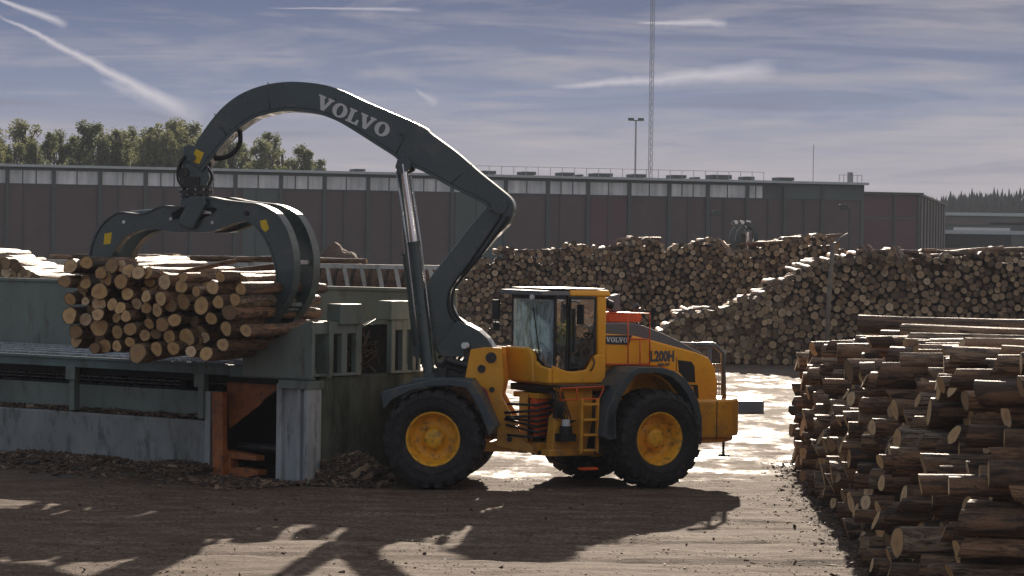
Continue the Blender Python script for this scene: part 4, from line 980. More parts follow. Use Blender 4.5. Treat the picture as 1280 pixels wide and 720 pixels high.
# chip heap seen between grapple and boom
def mound(name, cx, cy_, rx, ry, h_, mt_, label, cat, n=36, seed=0, parent=None):
    vs = []; fs = []
    for j in range(n+1):
        for i in range(n+1):
            u = (i/n*2-1); v = (j/n*2-1); d = max(0, 1-(u*u+v*v)); 
            z = h_*d*(1+.2*noise.noise((u*3+seed, v*3, 1))) + noise.noise((u*14+seed, v*14, 2))*.05*h_*(d > 0) - .03
            vs.append((cx+u*rx, cy_+v*ry, z))
    for j in range(n):
        for i in range(n): fs.append((j*(n+1)+i, j*(n+1)+i+1, (j+1)*(n+1)+i+1, (j+1)*(n+1)+i))
    m = MB(); m.add(vs, fs, True); o = m.build(name, mt_)
    return tag(o, label, cat, kind='stuff')
q = at(425, 330, 150); mound('bark_heap', q.x, 150, 2.6, 3, at(425, 307, 150).z, 'bark_bits', 'brown heap of bark beyond the sorting line, between grapple and boom', 'bark heap')

# ================================================================== DISTANT GRAPPLE above the far pile
GY = 128
GG = Frame(at(928, 300, GY).x, GY, 20)
dg = thing('distant_grapple', (at(928, 300, GY).x, GY, 0), 'grey log grapple of a second machine standing up behind the far log pile', 'grapple')
def G(name, mats, fn, parent=dg, bevel=.01):
    m = MB(GG); fn(m); return m.build(name, mats, parent, bevel)
for k, (v0, dx) in enumerate(((-.55, 0), (-.05, 8), (.45, 16))):
    o_ = [(918+dx,276),(925+dx,277),(922+dx,286),(918+dx,296),(921+dx,306),(926+dx,314)]
    i_ = [(914+dx,280),(920+dx,282),(915+dx,288),(912+dx,298),(915+dx,309),(923+dx,316)]
    G('grapple_tine', 'boom_grey', lambda m: m.strip(smooth_path(GG.pts(o_, v0)), smooth_path(GG.pts(i_, v0)), v0, v0+.1))
    x, z = GG.tr(920+dx, 278, v0); G('pin_cap', 'lamp', lambda m: m.cyl((x, v0-.05, z), (x, v0-.0, z), .09, n=12), bevel=0)
G('grapple_tine', 'boom_grey', lambda m: m.strip(smooth_path(GG.pts([(934,277),(943,280),(948,290),(949,303),(944,313),(935,317)], 0)), smooth_path(GG.pts([(934,283),(940,285),(943,293),(943,303),(939,309),(933,312)], 0)), .1, .3))
G('hub', 'hood_grey', lambda m: m.prism(GG.pts([(922,288),(940,288),(940,293),(922,293)], 0), .0, .3))
x0_, z0_ = GG.tr(934, 290, -.6); x1_, z1_ = GG.tr(935, 322, -.6)
G('hydraulic_cylinder', 'chrome', lambda m: m.cyl((x0_, -.6, z0_), (x1_, -.6, z1_), .08))
G('support_arm', 'hood_grey', lambda m: m.box(0, .2, .3, .5, 0, GG.tr(928,290,0)[1]))

# ================================================================== LOGS
LOGS = []      # (p0, p1, r0, r1, set)
def addlog(p0, p1, r, st, taper=.9): LOGS.append((Vector(p0), Vector(p1), r, r*taper, st))
# bundle held by the grapple: end faces read off on a plane across the bundle
ends = [(85,310,28),(155,295,25),(65,365,25),(85,435,25),(88,497,32),(158,448,17),(260,293,30),(305,305,25),(210,335,26),(237,360,33),(300,363,27),(330,325,27),(362,335,27),
(208,415,33),(208,450,30),(265,465,25),(300,470,22),(332,415,27),(210,498,24),(280,520,20),(322,512,25),(205,550,35),(283,577,25),(335,563,25),(237,625,28),(190,634,22),(283,632,23),(330,612,21),(370,650,36),
(400,420,26),(455,432,28),(365,452,22),(398,477,25),(449,487,28),(502,465,27),(412,538,21),(393,580,22),(438,583,22),(465,540,26),(512,528,27),(492,597,28),(437,640,30),(512,647,26),(482,372,31),(540,388,30),(558,450,34),(624,468,34),
(565,592,35),(578,650,22),(668,395,27),(697,448,25),(662,515,25),(745,500,27),(722,556,30),(718,632,24),(640,662,26),(110,565,30),(150,375,22),(150,520,26),(600,530,24),(420,360,24),(760,440,24),(790,395,23),(610,405,24),(410,325,22),(560,345,20),(700,350,22),(810,560,24),(640,590,24),(330,255+70,5)][:-1]
for (a, b, r) in ends:
    v = -1.55 + random.uniform(-.15, .15) + (.25 if (a, b) in ((600,530),(150,520),(150,375),(640,590),(420,360)) else 0)
    x, z = GR.tr(60+a/3.2735, 240+b/3.2735, v); rr = r/3.2735/3400*50.6*.98
    ln = random.uniform(3.0, 3.35); jx = random.uniform(-.06, .06); jz = random.uniform(-.04, .07)
    if b > 380 and a > 640: ln = 2.9
    fan = -.62*max(0, min(1, (620-a)/450))
    addlog(GR.W(x, v, z), GR.W(x+jx+fan, v+ln, z+jz), rr*1.08, 'bundle')
for k in range(60):
    a = random.uniform(110, 800); b = random.uniform(330, 640)
    if b > 360+ (640-a)*.0+250 : continue
    v = -1.15+random.uniform(-.1, .2); x, z = GR.tr(60+a/3.2735, 240+b/3.2735, v); addlog(GR.W(x, v, z), GR.W(x-.3, v+2.7, z+.02), random.uniform(.09, .14), 'bundle')
# thin crooked stems on top
for (a, b, c, d, r) in ((480,345,770,282,.05),(600,345,930,300,.06),(380,325,560,330,.05)):
    x, z = GR.tr(60+a/3.2735, 240+b/3.2735, -.6); x2, z2 = GR.tr(60+c/3.2735, 240+d/3.2735, .6); addlog(GR.W(x, -.6, z), GR.W(x2, .6, z2), r, 'bundle')

def pack(n, inside, rlo, rhi, W_, iters=120, seed=0, squeeze=1.0):
    """relaxed circle packing inside a profile: returns list of (u, z, r)"""
    g = np.random.default_rng(seed); rad = rlo + (rhi-rlo)*g.beta(1.6, 2.2, n)
    pts = []
    while len(pts) < n:
        u = g.uniform(*W_); z = g.uniform(0, inside(u)) if inside(u) > .3 else None
        if z is not None and g.random() < 1: pts.append((u, z))
    p = np.array(pts)
    for it in range(iters):
        d = p[:, None, :]-p[None, :, :]; dist = np.sqrt((d**2).sum(2))+1e-6; mn = (rad[:, None]+rad[None, :])*squeeze
        ov = np.clip(mn-dist, 0, None); np.fill_diagonal(ov, 0)
        p += (d/dist[..., None]*ov[..., None]*.35).sum(1)
        top = np.array([inside(u) for u in p[:, 0]])
        p[:, 1] = np.clip(p[:, 1], rad, np.maximum(top-rad*.3, rad)); p[:, 0] = np.clip(p[:, 0], W_[0]+rad, W_[1]-rad)
    return [(p[i, 0], p[i, 1], rad[i]) for i in range(n)]
def lerp(tab, x):
    if x <= tab[0][0]: return tab[0][1]
    for (a, b), (c, d) in zip(tab, tab[1:]):
        if x <= c: return b+(d-b)*(x-a)/(c-a)
    return tab[-1][1]
# near far pile (front one), face at 106 m
def pileprof(tab, Y):
    t = [(at(px, 400, Y).x, max(0, at(px, py, Y).z)) for px, py in tab]; return t
YA = 106
tA = pileprof([(832,416),(850,400),(880,393),(905,389),(930,380),(960,370),(985,355),(1000,345),(1020,335),(1050,327),(1080,324),(1110,322),(1150,326),(1200,322),(1250,322),(1290,326),(1420,325),(1480,400)], YA)
A_ = pack(1230, lambda u: lerp(tA, u), .09, .18, (tA[0][0]-.2, tA[-1][0]), 120, 3, 1.03)
for u, z, r in A_:
    j = random.gauss(0, .13); addlog((u, YA+j, z), (u+random.uniform(-.1, .1), YA+j+4.4, z+random.uniform(-.05, .05)), r, 'front pile', random.uniform(.8, 1))
YB = 126
tB = pileprof([(556,440),(562,395),(575,360),(590,335),(612,322),(625,312),(650,313),(672,318),(685,322),(700,316),(715,308),(735,312),(760,316),(780,306),(805,300),(830,308),(855,312),(870,304),(890,305),(905,312),(920,320),(940,318),(960,309),(985,305),(1010,300),(1035,300),(1055,315),(1080,335),(1110,370)], YB)
B_ = pack(1400, lambda u: lerp(tB, u), .09, .175, (tB[0][0], tB[-1][0]), 120, 5, 1.03)
for u, z, r in B_:
    j = random.gauss(0, .15); addlog((u, YB+j, z), (u+random.uniform(-.1, .1), YB+j+4.4, z+random.uniform(-.05, .05)), r, 'back pile', random.uniform(.8, 1))
# filler logs added inside the piles to block light through the gaps
for tab, Yp, s_ in ((tA, YA, 'front pile'), (tB, YB, 'back pile')):
    z = .2; row = 0
    while z < 5.2:
        u = tab[0][0]+(.17 if row % 2 else 0)
        while u < tab[-1][0]:
            if z < lerp(tab, u)-.28: addlog((u, Yp+.75+random.uniform(0, .2), z), (u, Yp+4.2, z), .19, s_, 1)
            u += .345
        z += .30; row += 1
# loose logs lying on top of the piles
for k in range(22):
    px = random.uniform(1075, 1290); Y = YA+random.uniform(.2, 2.6); u = at(px, 330, Y).x; z = lerp(tA, u)+.1
    an = random.choice([random.uniform(-.35, .35), random.uniform(1.0, 2.1), random.uniform(1.2, 1.9)]); l_ = random.uniform(1.6, 3.4); dx = math.cos(an)*l_/2; dy = abs(math.sin(an))*l_/2
    addlog((u-dx, Y+dy*.2, z+random.uniform(0, .15)), (u+dx, Y+dy*2, z+random.uniform(-.05, .3)), random.uniform(.08, .14), 'front pile')
for tab, Yp, s_, n_ in ((tA, YA, 'front pile', 110), (tB, YB, 'back pile', 120)):
    for k in range(n_):
        u = random.uniform(tab[1][0], tab[-2][0]); j = random.uniform(-.5, 1.6); z = lerp(tab, u)+random.uniform(-.05, .22)
        addlog((u, Yp+j, z), (u+random.uniform(-.3, .3), Yp+j+3.6, z+random.uniform(-.12, .12)), random.uniform(.08, .14), s_)
for k in range(14):
    px = random.uniform(600, 1040); Y = YB+random.uniform(.0, 2.0); u = at(px, 320, Y).x; z = lerp(tB, u)+.05; l_ = random.uniform(1.6, 3.4); an = random.uniform(-.6, .6)
    addlog((u-math.cos(an)*l_/2, Y, z), (u+math.cos(an)*l_/2, Y+math.sin(abs(an))*l_, z+random.uniform(-.1, .25)), random.uniform(.07, .12), 'back pile')
for px, dz in ((1128,.4),(1134,.35),(1098,.45),(1088,.4),(906,.3),(912,.35)):
    Y = YA+.1 if px > 1000 else YB+.1; u = at(px, 340, Y).x; t_ = tA if px > 1000 else tB; z = lerp(t_, u); addlog((u+.25, Y-.3, z-.9 if px > 1100 else z-.35), (u-.3, Y+.9, z+.45), .12, 'front pile' if px > 1000 else 'back pile')
# near stack on the right, logs lying across the view
YC0, YC1 = 32.5, 57.0
def stackH(Y): 
    return lerp([(30, 3.1), (36, 3.1), (44, 3.05), (48, 2.9), (51, 2.65), (54, 2.4), (56.2, 2.1), (57, 1.7)], Y)
C_ = pack(1000, stackH, .085, .205, (YC0, YC1), 140, 9, .95)
for Y, z, r in C_:
    nr = max(0, (41-Y)/8.5)
    xf = lerp([(32, 5.25), (37, 5.3), (46, 5.75), (57, 6.25)], Y) + min(.8, max(-.42, random.gauss(.05, .30))) + nr*(abs(random.gauss(0, .55))+.35*max(0, z-.8)) + max(0, z-1.6)*.18
    s = random.gauss(-.11, .022)
    addlog((xf, Y, z), (xf+5.0, Y+5*s, z+random.uniform(-.07, .08)), r, 'right stack', random.uniform(.82, 1))
for Y, x, z, l_, r in ((46.0, 5.9, 3.22, 7.0, .17), (43.5, 6.3, 3.15, 6.0, .13), (41, 6.0, 3.12, 6.0, .13), (38, 6.3, 3.12, 6, .13)):
    addlog((x, Y, z), (x+l_, Y-.5, z-.05), r, 'right stack')
# small pile behind the deck at the far left, and logs on the sorting line
YD = 62.5
tD = pileprof([(-90,318),(-40,314),(-10,318),(8,328),(30,338),(45,348),(50,356)], YD)
for u, z, r in pack(90, lambda u: lerp(tD, u)-2.6, .11, .17, (tD[0][0], tD[-1][0]), 80, 15):
    addlog((u, YD, z+2.6), (u+.5, YD+2.4, z+2.6), r, 'left pile')
D_support = (tD[0][0], tD[-1][0]+1.5)
for k in range(26):
    px = random.choice([random.uniform(75, 340), random.uniform(0, 340), random.uniform(100, 300)]); l_ = random.uniform(1.6, 3.5)
    x = (at(px, 330, SD).x-sl0.x); addlog(SL.W(x, .2+random.uniform(0, .6), ztp_+.06+random.uniform(0, .04)), SL.W(x+l_*.8, .3+random.uniform(0, .6), ztp_+.06+random.uniform(0, .09)), random.uniform(.045, .07), 'sorting line')

# the far-left pile rests on a steel cradle
cr = thing('log_cradle', (D_support[0], YD, 0), 'grey steel cradle carrying the small pile of logs at the far left', 'rack')
for k in range(5):
    x = D_support[0]+(D_support[1]-D_support[0])*k/4
    m = MB(); m.box(x, x+.2, YD+.1, YD+.35, 0, 2.45); m.build('leg', 'green_steel', cr, .01)
m = MB(); m.box(D_support[0]-.3, D_support[1]+1.6, YD-.1, YD+2.6, 2.45, 2.6); m.build('bed', 'green_steel', cr, .01)

# ---- which logs show largest: cast rays from the camera over the logs, only to choose which get objects of their own
def cylgeo(p0, p1, r0_, r1_, n):
    d = (p1-p0).normalized(); t = d.orthogonal().normalized(); w = d.cross(t)
    return [p0+(t*math.cos(2*math.pi*i/n)+w*math.sin(2*math.pi*i/n))*r0_ for i in range(n)] + [p1+(t*math.cos(2*math.pi*i/n)+w*math.sin(2*math.pi*i/n))*r1_ for i in range(n)]
bv = []; bf = []; own = []
for k, (p0, p1, r_, r2_, s_) in enumerate(LOGS):
    n0 = len(bv); bv += cylgeo(p0, p1, r_, r2_, 7)
    for i in range(7): bf.append((n0+i, n0+(i+1) % 7, n0+7+(i+1) % 7, n0+7+i)); own.append(k)
    bf.append(tuple(n0+i for i in range(6, -1, -1))); own.append(k); bf.append(tuple(n0+7+i for i in range(7))); own.append(k)
blockers = [o for o in bpy.data.objects if o.type == 'MESH' and o.name.split('.')[0] not in ('ground',)]
for o in blockers:
    n0 = len(bv); mw = Matrix.Identity(4); q = o
    while q is not None: mw = (q.matrix_basis if q.parent or True else q.matrix_basis) @ mw; q = q.parent
    bv += [mw @ v.co for v in o.data.vertices]
    for p in o.data.polygons: bf.append(tuple(n0+i for i in p.vertices)); own.append(-1)
tree_ = BVHTree.FromPolygons(bv, bf); cnt = [0]*len(LOGS)
for py in range(1, 720, 2):
    for px in range(1, 1280, 2):
        if py < 296: continue
        h_ = tree_.ray_cast(CAM, ray(px, py).normalized(), 400)
        if h_[2] is not None and own[h_[2]] >= 0: cnt[own[h_[2]]] += 1
order = sorted(range(len(LOGS)), key=lambda k: -cnt[k])
vis = {}
for k in range(len(LOGS)):
    if cnt[k]: vis[LOGS[k][4]] = vis.get(LOGS[k][4], 0)+1
print('visible logs', sum(1 for c in cnt if c), vis, 'total', len(LOGS), '300th', cnt[order[299]])
single = set(order[:300])
sv = {}
for k in single: sv[LOGS[k][4]] = sv.get(LOGS[k][4], 0)+1
print('individual', sv)

def logmesh(n=16, seg=9, seed=0, ends=1):
    """unit log along +z, radius 1"""
    g = random.Random(seed); ph = [g.uniform(0, 6.28) for _ in range(4)]; am = [g.uniform(.02, .06) for _ in range(3)]
    vs = []; 
    for j in range(seg+1):
        t = j/seg; bx, by = math.sin(t*3+ph[0])*.22, math.sin(t*2.5+ph[1])*.22
        for i in range(n):
            a = 2*math.pi*i/n; r = 1+am[0]*math.sin(2*a+ph[0])+am[1]*math.sin(3*a+ph[1]+t)+am[2]*math.sin(5*a+ph[2]+2*t)+g.uniform(-.025, .025)
            r *= (1-.15*t)*(1+.05*math.sin(t*9+ph[3])+.03*math.sin(t*23+ph[1])); vs.append(((bx+math.cos(a)*r), (by+math.sin(a)*r), t))
    fs = [(j*n+i, j*n+(i+1) % n, (j+1)*n+(i+1) % n, (j+1)*n+i) for j in range(seg) for i in range(n)]
    tilt = g.uniform(-.018, .018)
    for i in range(n): x, y, z = vs[i]; vs[i] = (x, y, z+x*tilt)
    return vs, fs, [list(range(n-1, -1, -1)), list(range(seg*n, seg*n+n))]
def mk(name, geo, em=None, wmat=None, lens=None):
    """geo: list of (verts, sidefaces, endfaces)"""
    V = []; F = []; mi = []; EI = []
    for vs, fs, es in geo:
        n0 = len(V); V += [tuple(p) for p in vs]
        for f_ in fs: F.append([i+n0 for i in f_]); mi.append(0)
        for f_ in es: F.append([i+n0 for i in f_]); mi.append(em[len(EI)] if em else 1)
        EI.append(0)
    me = bpy.data.meshes.new(name); me.from_pydata(V, [], F); me.materials.append(MAT['bark']); me.materials.append(MAT[wmat or 'cut_end']); me.materials.append(MAT['cut_end_weathered'])
    me.polygons.foreach_set('material_index', mi); me.polygons.foreach_set('use_smooth', [k == 0 for k in mi])
    uv = me.uv_layers.new(name='UVMap')
    for p in me.polygons:
        if p.material_index >= 1:
            n = p.loop_total
            for k, li in enumerate(p.loop_indices): a = 2*math.pi*k/n; uv.data[li].uv = (math.cos(a), math.sin(a))
    # bark: u around the log, v along it
    fi = 0
    for gi, (vs, fs, es) in enumerate(geo):
        seg = max(1, len(vs)//len(es[0])-1); n = len(es[0]); ln = lens[gi] if lens else 4.5
        for q in range(len(fs)):
            j, i = divmod(q, n); li = me.polygons[fi+q].loop_start; a = .9
            for k2, (ii, jj) in enumerate(((i, j), (i+1, j), (i+1, j+1), (i, j+1))): uv.data[li+k2].uv = (ii/n*a, jj/seg*ln)
        fi += len(fs)+len(es)
    # normals outward
    bm = bmesh.new(); bm.from_mesh(me); bmesh.ops.recalc_face_normals(bm, faces=bm.faces); bm.to_mesh(me); bm.free()
    return me
variants = [mk('log', [logmesh(seed=s)]) for s in range(12)]; wvariants = [mk('log', [logmesh(seed=s)], wmat='cut_end_weathered') for s in range(12)]
def lmat(p0, p1, r):
    d = p1-p0; q = d.to_track_quat('Z', 'Y').to_matrix().to_4x4(); return Matrix.Translation(p0) @ q @ Matrix.Rotation(random.uniform(0, 6.28), 4, 'Z') @ Matrix.Diagonal((r, r, d.length, 1))
gnames = {'bundle': 'logs in the bundle gripped by the grapple', 'right stack': 'logs of the near stack on the right', 'front pile': 'logs of the front far pile', 'back pile': 'logs of the back far pile', 'left pile': 'logs of the small pile at the far left', 'sorting line': 'logs lying on the sorting line'}
from bpy_extras.object_utils import world_to_camera_view
def pix(p):
    d = p-CAM; c = d.dot(fwd); return 640+d.dot(rgt)/c*FPX, 360-d.dot(upv)/c*FPX
def label(k):
    p0, p1, r, r2, s = LOGS[k]; x, y = pix(p0); ax = 'thick' if r > (.125 if s == 'bundle' else .19) else ('thin' if r < (.09 if s == 'bundle' else .155) else 'medium')
    if s == 'bundle':
        row = 'top' if y < 352 else ('upper middle' if y < 380 else ('lower middle' if y < 412 else 'bottom'))
        col = 'left' if x < 140 else ('centre-left' if x < 190 else ('centre-right' if x < 240 else 'right'))
        return f'{ax} log in the {row} {col} of the bundle gripped by the big grapple'
    if s == 'right stack':
        row = 'top' if p0.z > 2.7 else ('upper' if p0.z > 1.9 else ('middle' if p0.z > 1.1 else 'lower'))
        col = 'at the far end' if p0.y > 50 else ('towards the far end' if p0.y > 43 else ('in the middle' if p0.y > 36 else ('towards the near end' if p0.y > 30 else 'at the near end')))
        return f'{ax} log in the {row} layers {col} of the near right stack'
    if s == 'sorting line': return 'thin pale log lying on top of the sorting line behind the bundle'
    if s == 'left pile': return 'log in the small pile on the cradle at the far left'
    if abs(p1.z-p0.z) > .5 or abs(p1.x-p0.x) > 1: return f'loose sunlit log lying askew on top of the {s.replace("pile","far pile")}'
    return f'{ax} log end in the face of the {s.replace("pile", "far log pile")}'
rest = []
for k in order:
    p0, p1, r, r2, s = LOGS[k]
    if k in single:
        me = (wvariants if 'pile' in s else variants)[k % 12]; o = bpy.data.objects.new('log', me); COL.objects.link(o); o.matrix_world = lmat(p0, p1, r)
        tag(o, label(k), 'log', gnames[s])
    else: rest.append(k)
geo = []
for k in rest:
    p0, p1, r, r2, s = LOGS[k]
    big = cnt[k] > 12
    vs, fs, es = logmesh(n=11 if big else 9, seg=2 if big else 1, seed=k); M = lmat(p0, p1, r); geo.append(([M @ Vector(v) for v in vs], fs, es))
o = bpy.data.objects.new('log_piles', mk('log_piles', geo, em=[2 if 'pile' in LOGS[k][4] else 1 for k in rest], lens=[(LOGS[k][1]-LOGS[k][0]).length for k in rest])); COL.objects.link(o)
tag(o, 'mass of brown log ends filling the far piles and the gaps of the near stack', 'logs', kind='stuff')
# light through the packing of the far piles is blocked by the added filler logs

# ================================================================== CHIPS AND BARK LITTER
def chips(name, n, sampler, size, label, cat, flat=.6):
    vs = []; fs = []
    for _ in range(n):
        c = sampler(); l_ = size*random.lognormvariate(0, .55); w_ = l_*random.uniform(.15, .6); h_ = l_*random.uniform(.06, .25)
        q = Matrix.Rotation(random.uniform(0, 6.28), 3, 'Z') @ Matrix.Rotation(random.gauss(0, flat), 3, 'X') @ Matrix.Rotation(random.gauss(0, flat*.6), 3, 'Y')
        n0 = len(vs)
        for z in (-h_, h_):
            for (a, b) in ((-l_, -w_*.6), (l_*.9, -w_), (l_, w_*.7), (-l_*.8, w_)): vs.append(Vector(c)+q @ Vector((a, b, z)))
        fs += [tuple(n0+i for i in f_) for f_ in ((0,3,2,1),(4,5,6,7),(0,1,5,4),(1,2,6,5),(2,3,7,6),(3,0,4,7))]
    m = MB(); m.add(vs, fs); return tag(m.build(name, 'chips'), label, cat, kind='stuff')
def gz(x, y): return (noise.noise((x*.35, y*.5, 0))*.035 + noise.noise((x*1.1, y*3.0, 4))*.028)-.012
def samp_fg():
    while True:
        y = random.uniform(34, 52); x = random.uniform(-8, 7)
        d = noise.noise((x*.5, y*.9, 3))
        if d > random.uniform(-.25, .45): return (x, y, gz(x, y)+.004)
chips('bark_litter', 8000, samp_fg, .010, 'scattered bark chips strewn over the dirt in the foreground', 'bark litter', .3)
# strip of bark against the deck wall
vs = []; fs = []; nx = 220; ny = 14
def stripz(u, v):
    t = v/1.5; prof = max(0, 1-((t-.0)/1.0)**1.2) if t > 0 else 1
    return prof*(.20+.13*noise.noise((u*.8, 0, 5)))+noise.noise((u*4, v*4, 7))*.03-.02
for j in range(ny+1):
    for i in range(nx+1):
        u = XL+(xr+.6-XL)*i/nx; v = j/ny*1.6; e = min(1, (xr+.6-u)/.8); vs.append(DK.W(u, .02-v, stripz(u, v)*e-.02*(j == ny)))
for j in range(ny):
    for i in range(nx): fs.append((j*(nx+1)+i, j*(nx+1)+i+1, (j+1)*(nx+1)+i+1, (j+1)*(nx+1)+i))
m = MB(); m.add(vs, fs, True); tag(m.build('bark_bank', 'bark_bits'), 'low bank of dark bark heaped along the foot of the concrete deck wall', 'bark', kind='stuff')
def samp_strip():
    u = random.uniform(XL, 0); v = abs(random.gauss(0, .7)); p = DK.W(u, -.02-v, max(stripz(u, v) if u < xr+.3 else 0, 0)+.02); return (p.x, p.y, p.z)
chips('bark_litter', 9000, samp_strip, .028, 'loose bark pieces along the foot of the concrete deck wall', 'bark litter', .5)
pc = at(438, 608, 50.0)
mound('bark_mound', pc.x, pc.y+.3, .75, .6, .55, 'bark_bits', 'small mound of reddish bark at the corner of the feed deck, beside the front wheel', 'bark mound', seed=3)
def samp_m():
    while True:
        u, v = random.uniform(-1.15, 1.15), random.uniform(-1.15, 1.15); d = math.hypot(u, v)
        if d < 1.15:
            return (pc.x+u*.75, pc.y+.3+v*.6, .55*max(0, 1-d*d)*(1+.2*noise.noise((u*3+3, v*3, 1)))+.0)
def samp_ledge():
    p = DK.W(random.uniform(XL, xr), random.uniform(.04, .34), zcw+.01+random.random()**2*.07); return tuple(p)
chips('bark_litter', 3500, samp_ledge, .03, 'bark pieces lying along the top of the low concrete deck wall', 'bark litter', .5)
chips('bark_litter', 3200, samp_m, .038, 'strips of bark lying on the small mound beside the front wheel', 'bark litter', .5)
def samp_s(): 
    Y = random.uniform(33, 57); x = lerp([(32.5, 5.15), (57, 6.0)], Y)-abs(random.gauss(0, .35)); return (x, Y, gz(x, Y)+.01)
chips('bark_litter', 2500, samp_s, .016, 'bark bits along the foot of the near right log stack', 'bark litter', .4)
m = MB()
for k in range(46):
    x = random.uniform(-8, 6); y = random.uniform(35, 50)
    s_ = random.uniform(.012, .04); vs_ = [Vector((random.gauss(0, 1), random.gauss(0, 1), random.gauss(0, 1))).normalized() for _ in range(10)]
    bm = bmesh.new(); [bm.verts.new(v*s_) for v in vs_]; r_ = bmesh.ops.convex_hull(bm, input=bm.verts); bm.verts.index_update()
    bm.verts.ensure_lookup_table(); m.add([v.co+Vector((x, y, gz(x, y)+s_*.4)) for v in bm.verts], [[v.index for v in f_.verts] for f_ in bm.faces]); bm.free()
tag(m.build('clods', 'bark_bits'), 'small dark clods lying about on the dirt in the foreground', 'clods', kind='stuff')

# ================================================================== TREES
def crown_tree(seed, H, W_, n=2600, leaf='leaf', lean=0):
    g = random.Random(seed); t = thing('birch_tree', (0, 0, 0), 'x', 'tree')
    m = MB(); m.tube([(0, 0, -.2), (g.uniform(-.2, .2), 0, H*.3), (g.uniform(-.4, .4), 0, H*.65), (g.uniform(-.3, .3), 0, H*.95)], .16, 7)
    cl = []
    for k in range(60):
        z = H*g.uniform(.15, .98); w = W_*math.sin(min(1, (1-z/H)*1.5+.14)*1.6)*g.uniform(.25, 1); a = g.uniform(0, 6.28)
        c = Vector((math.cos(a)*w, math.sin(a)*w, z)); cl.append((c, g.uniform(.5, 1.15)*W_*.27)); m.tube([(0, 0, z*.75), (c.x*.5, c.y*.5, z*.9), c], .05, 5)
    m.build('trunk', 'trunk', t)
    vs = []; fs = []
    for c, rr in cl:
        for _ in range(n//60):
            d = Vector((g.gauss(0, 1), g.gauss(0, 1), g.gauss(0, 1))); d = d.normalized()*rr*(g.random()**.5); d.z *= 1.25; p = c+d
            s_ = g.uniform(.06, .17); q = Vector((g.gauss(0, 1), g.gauss(0, 1), g.gauss(0, 1))).normalized(); a = q.orthogonal().normalized()*s_; b = q.cross(a).normalized()*s_; n0 = len(vs)
            vs += [p-a, p+b*.7, p+a, p-b*.7]; fs.append((n0, n0+1, n0+2, n0+3))
    m = MB(); m.add(vs, fs); m.build('crown', leaf, t); return t
protos = [crown_tree(s, 17, w, 8400, l) for s, w, l in ((1, 2.6, 'leaf'), (2, 2.3, 'leaf_dark'), (3, 2.9, 'leaf'), (4, 2.2, 'leaf_dark'), (5, 2.6, 'leaf_dark'))]
spots = [(-8,158,1.0,0),(2,175,.9,1),(30,153,1.15,2),(62,166,.8,1),(75,160,.85,3),(112,150,1.15,4),(148,160,1.0,0),(165,156,.8,3),(186,160,1.0,1),(212,152,1.1,2),(233,150,1.15,4),(255,165,.9,0),(280,180,.9,1),(306,178,.9,3),(330,176,1.0,2),(352,184,.8,0),(380,181,.9,4),(398,200,.9,1),(-45,165,1,2),(-80,160,1.1,1),(-130,165,1,4),(135,182,1,2),(92,180,1,0),(50,182,1,4),(172,180,1,1),(200,182,1,3),(10,186,1,2),(-25,180,1,3),(240,182,1,2),(265,190,1,1),(368,200,1,2),(315,196,1,4),(345,198,1,1)]
spots += [(x, 172+6*math.sin(x), .9, int(x*7) % 5) for x in (-4, 20, 44, 88, 100, 124, 142, 158, 180, 194, 206, 222, 246, 272, 292, 338)]
used = set(); kinds = ['tall airy olive birch', 'dark narrow birch', 'broad pale birch', 'slender dark birch', 'bushy dark birch']
spots.sort(key=lambda s: s[0])
for n_, (px, py, ws, k) in enumerate(spots):
    Y = 305+random.uniform(-8, 20)+(14 if py > 178 else 0); p = at(px, py, Y); s_ = p.z/17
    if k in used: o = copy_tree(protos[k])
    else: o = protos[k]; used.add(k)
    o.location = (p.x, Y, 0); o.scale = (s_*ws*1.15, s_*ws*1.15, s_); o.rotation_euler.z = random.uniform(0, 6.28) if n_ > 4 else 0
    where = 'behind the left end of the hall' if px < 60 else ('between the left end and the grapple' if px < 180 else ('behind the boom tip' if px < 262 else 'seen under the arched boom'))
    tag(o, f'{kinds[k]} {"standing back in the row" if py > 168 and px < 270 else "in the tree row"} {where}', 'tree', 'birch trees behind the hall')
bushes = thing('low_trees', (at(100, 200, 296).x, 296, 0), 'dark low scrub along the back of the hall under the birches', 'scrub')
bushes['kind'] = 'stuff'
vs = []; fs = []
for _ in range(9000):
    px = random.uniform(-160, 412); Y = random.uniform(294, 302); p = at(px, 212, Y); hh = p.z*(.98+.16*noise.noise((p.x*.25, 0, 0))) ; z = hh*random.random()**.4
    c = Vector((p.x, Y, z)); s_ = random.uniform(.15, .4); q = Vector((random.gauss(0, 1), random.gauss(0, 1), random.gauss(0, 1))).normalized(); a = q.orthogonal().normalized()*s_; b = q.cross(a)*s_; n0 = len(vs)
    vs += [c-a, c-b, c+a, c+b]; fs.append((n0, n0+1, n0+2, n0+3))
m = MB(); m.add(vs, fs); bpy.data.objects.remove(bushes); tag(m.build('low_scrub', 'leaf_dark'), 'dark low scrub along the back of the hall under the birches', 'scrub', kind='stuff')

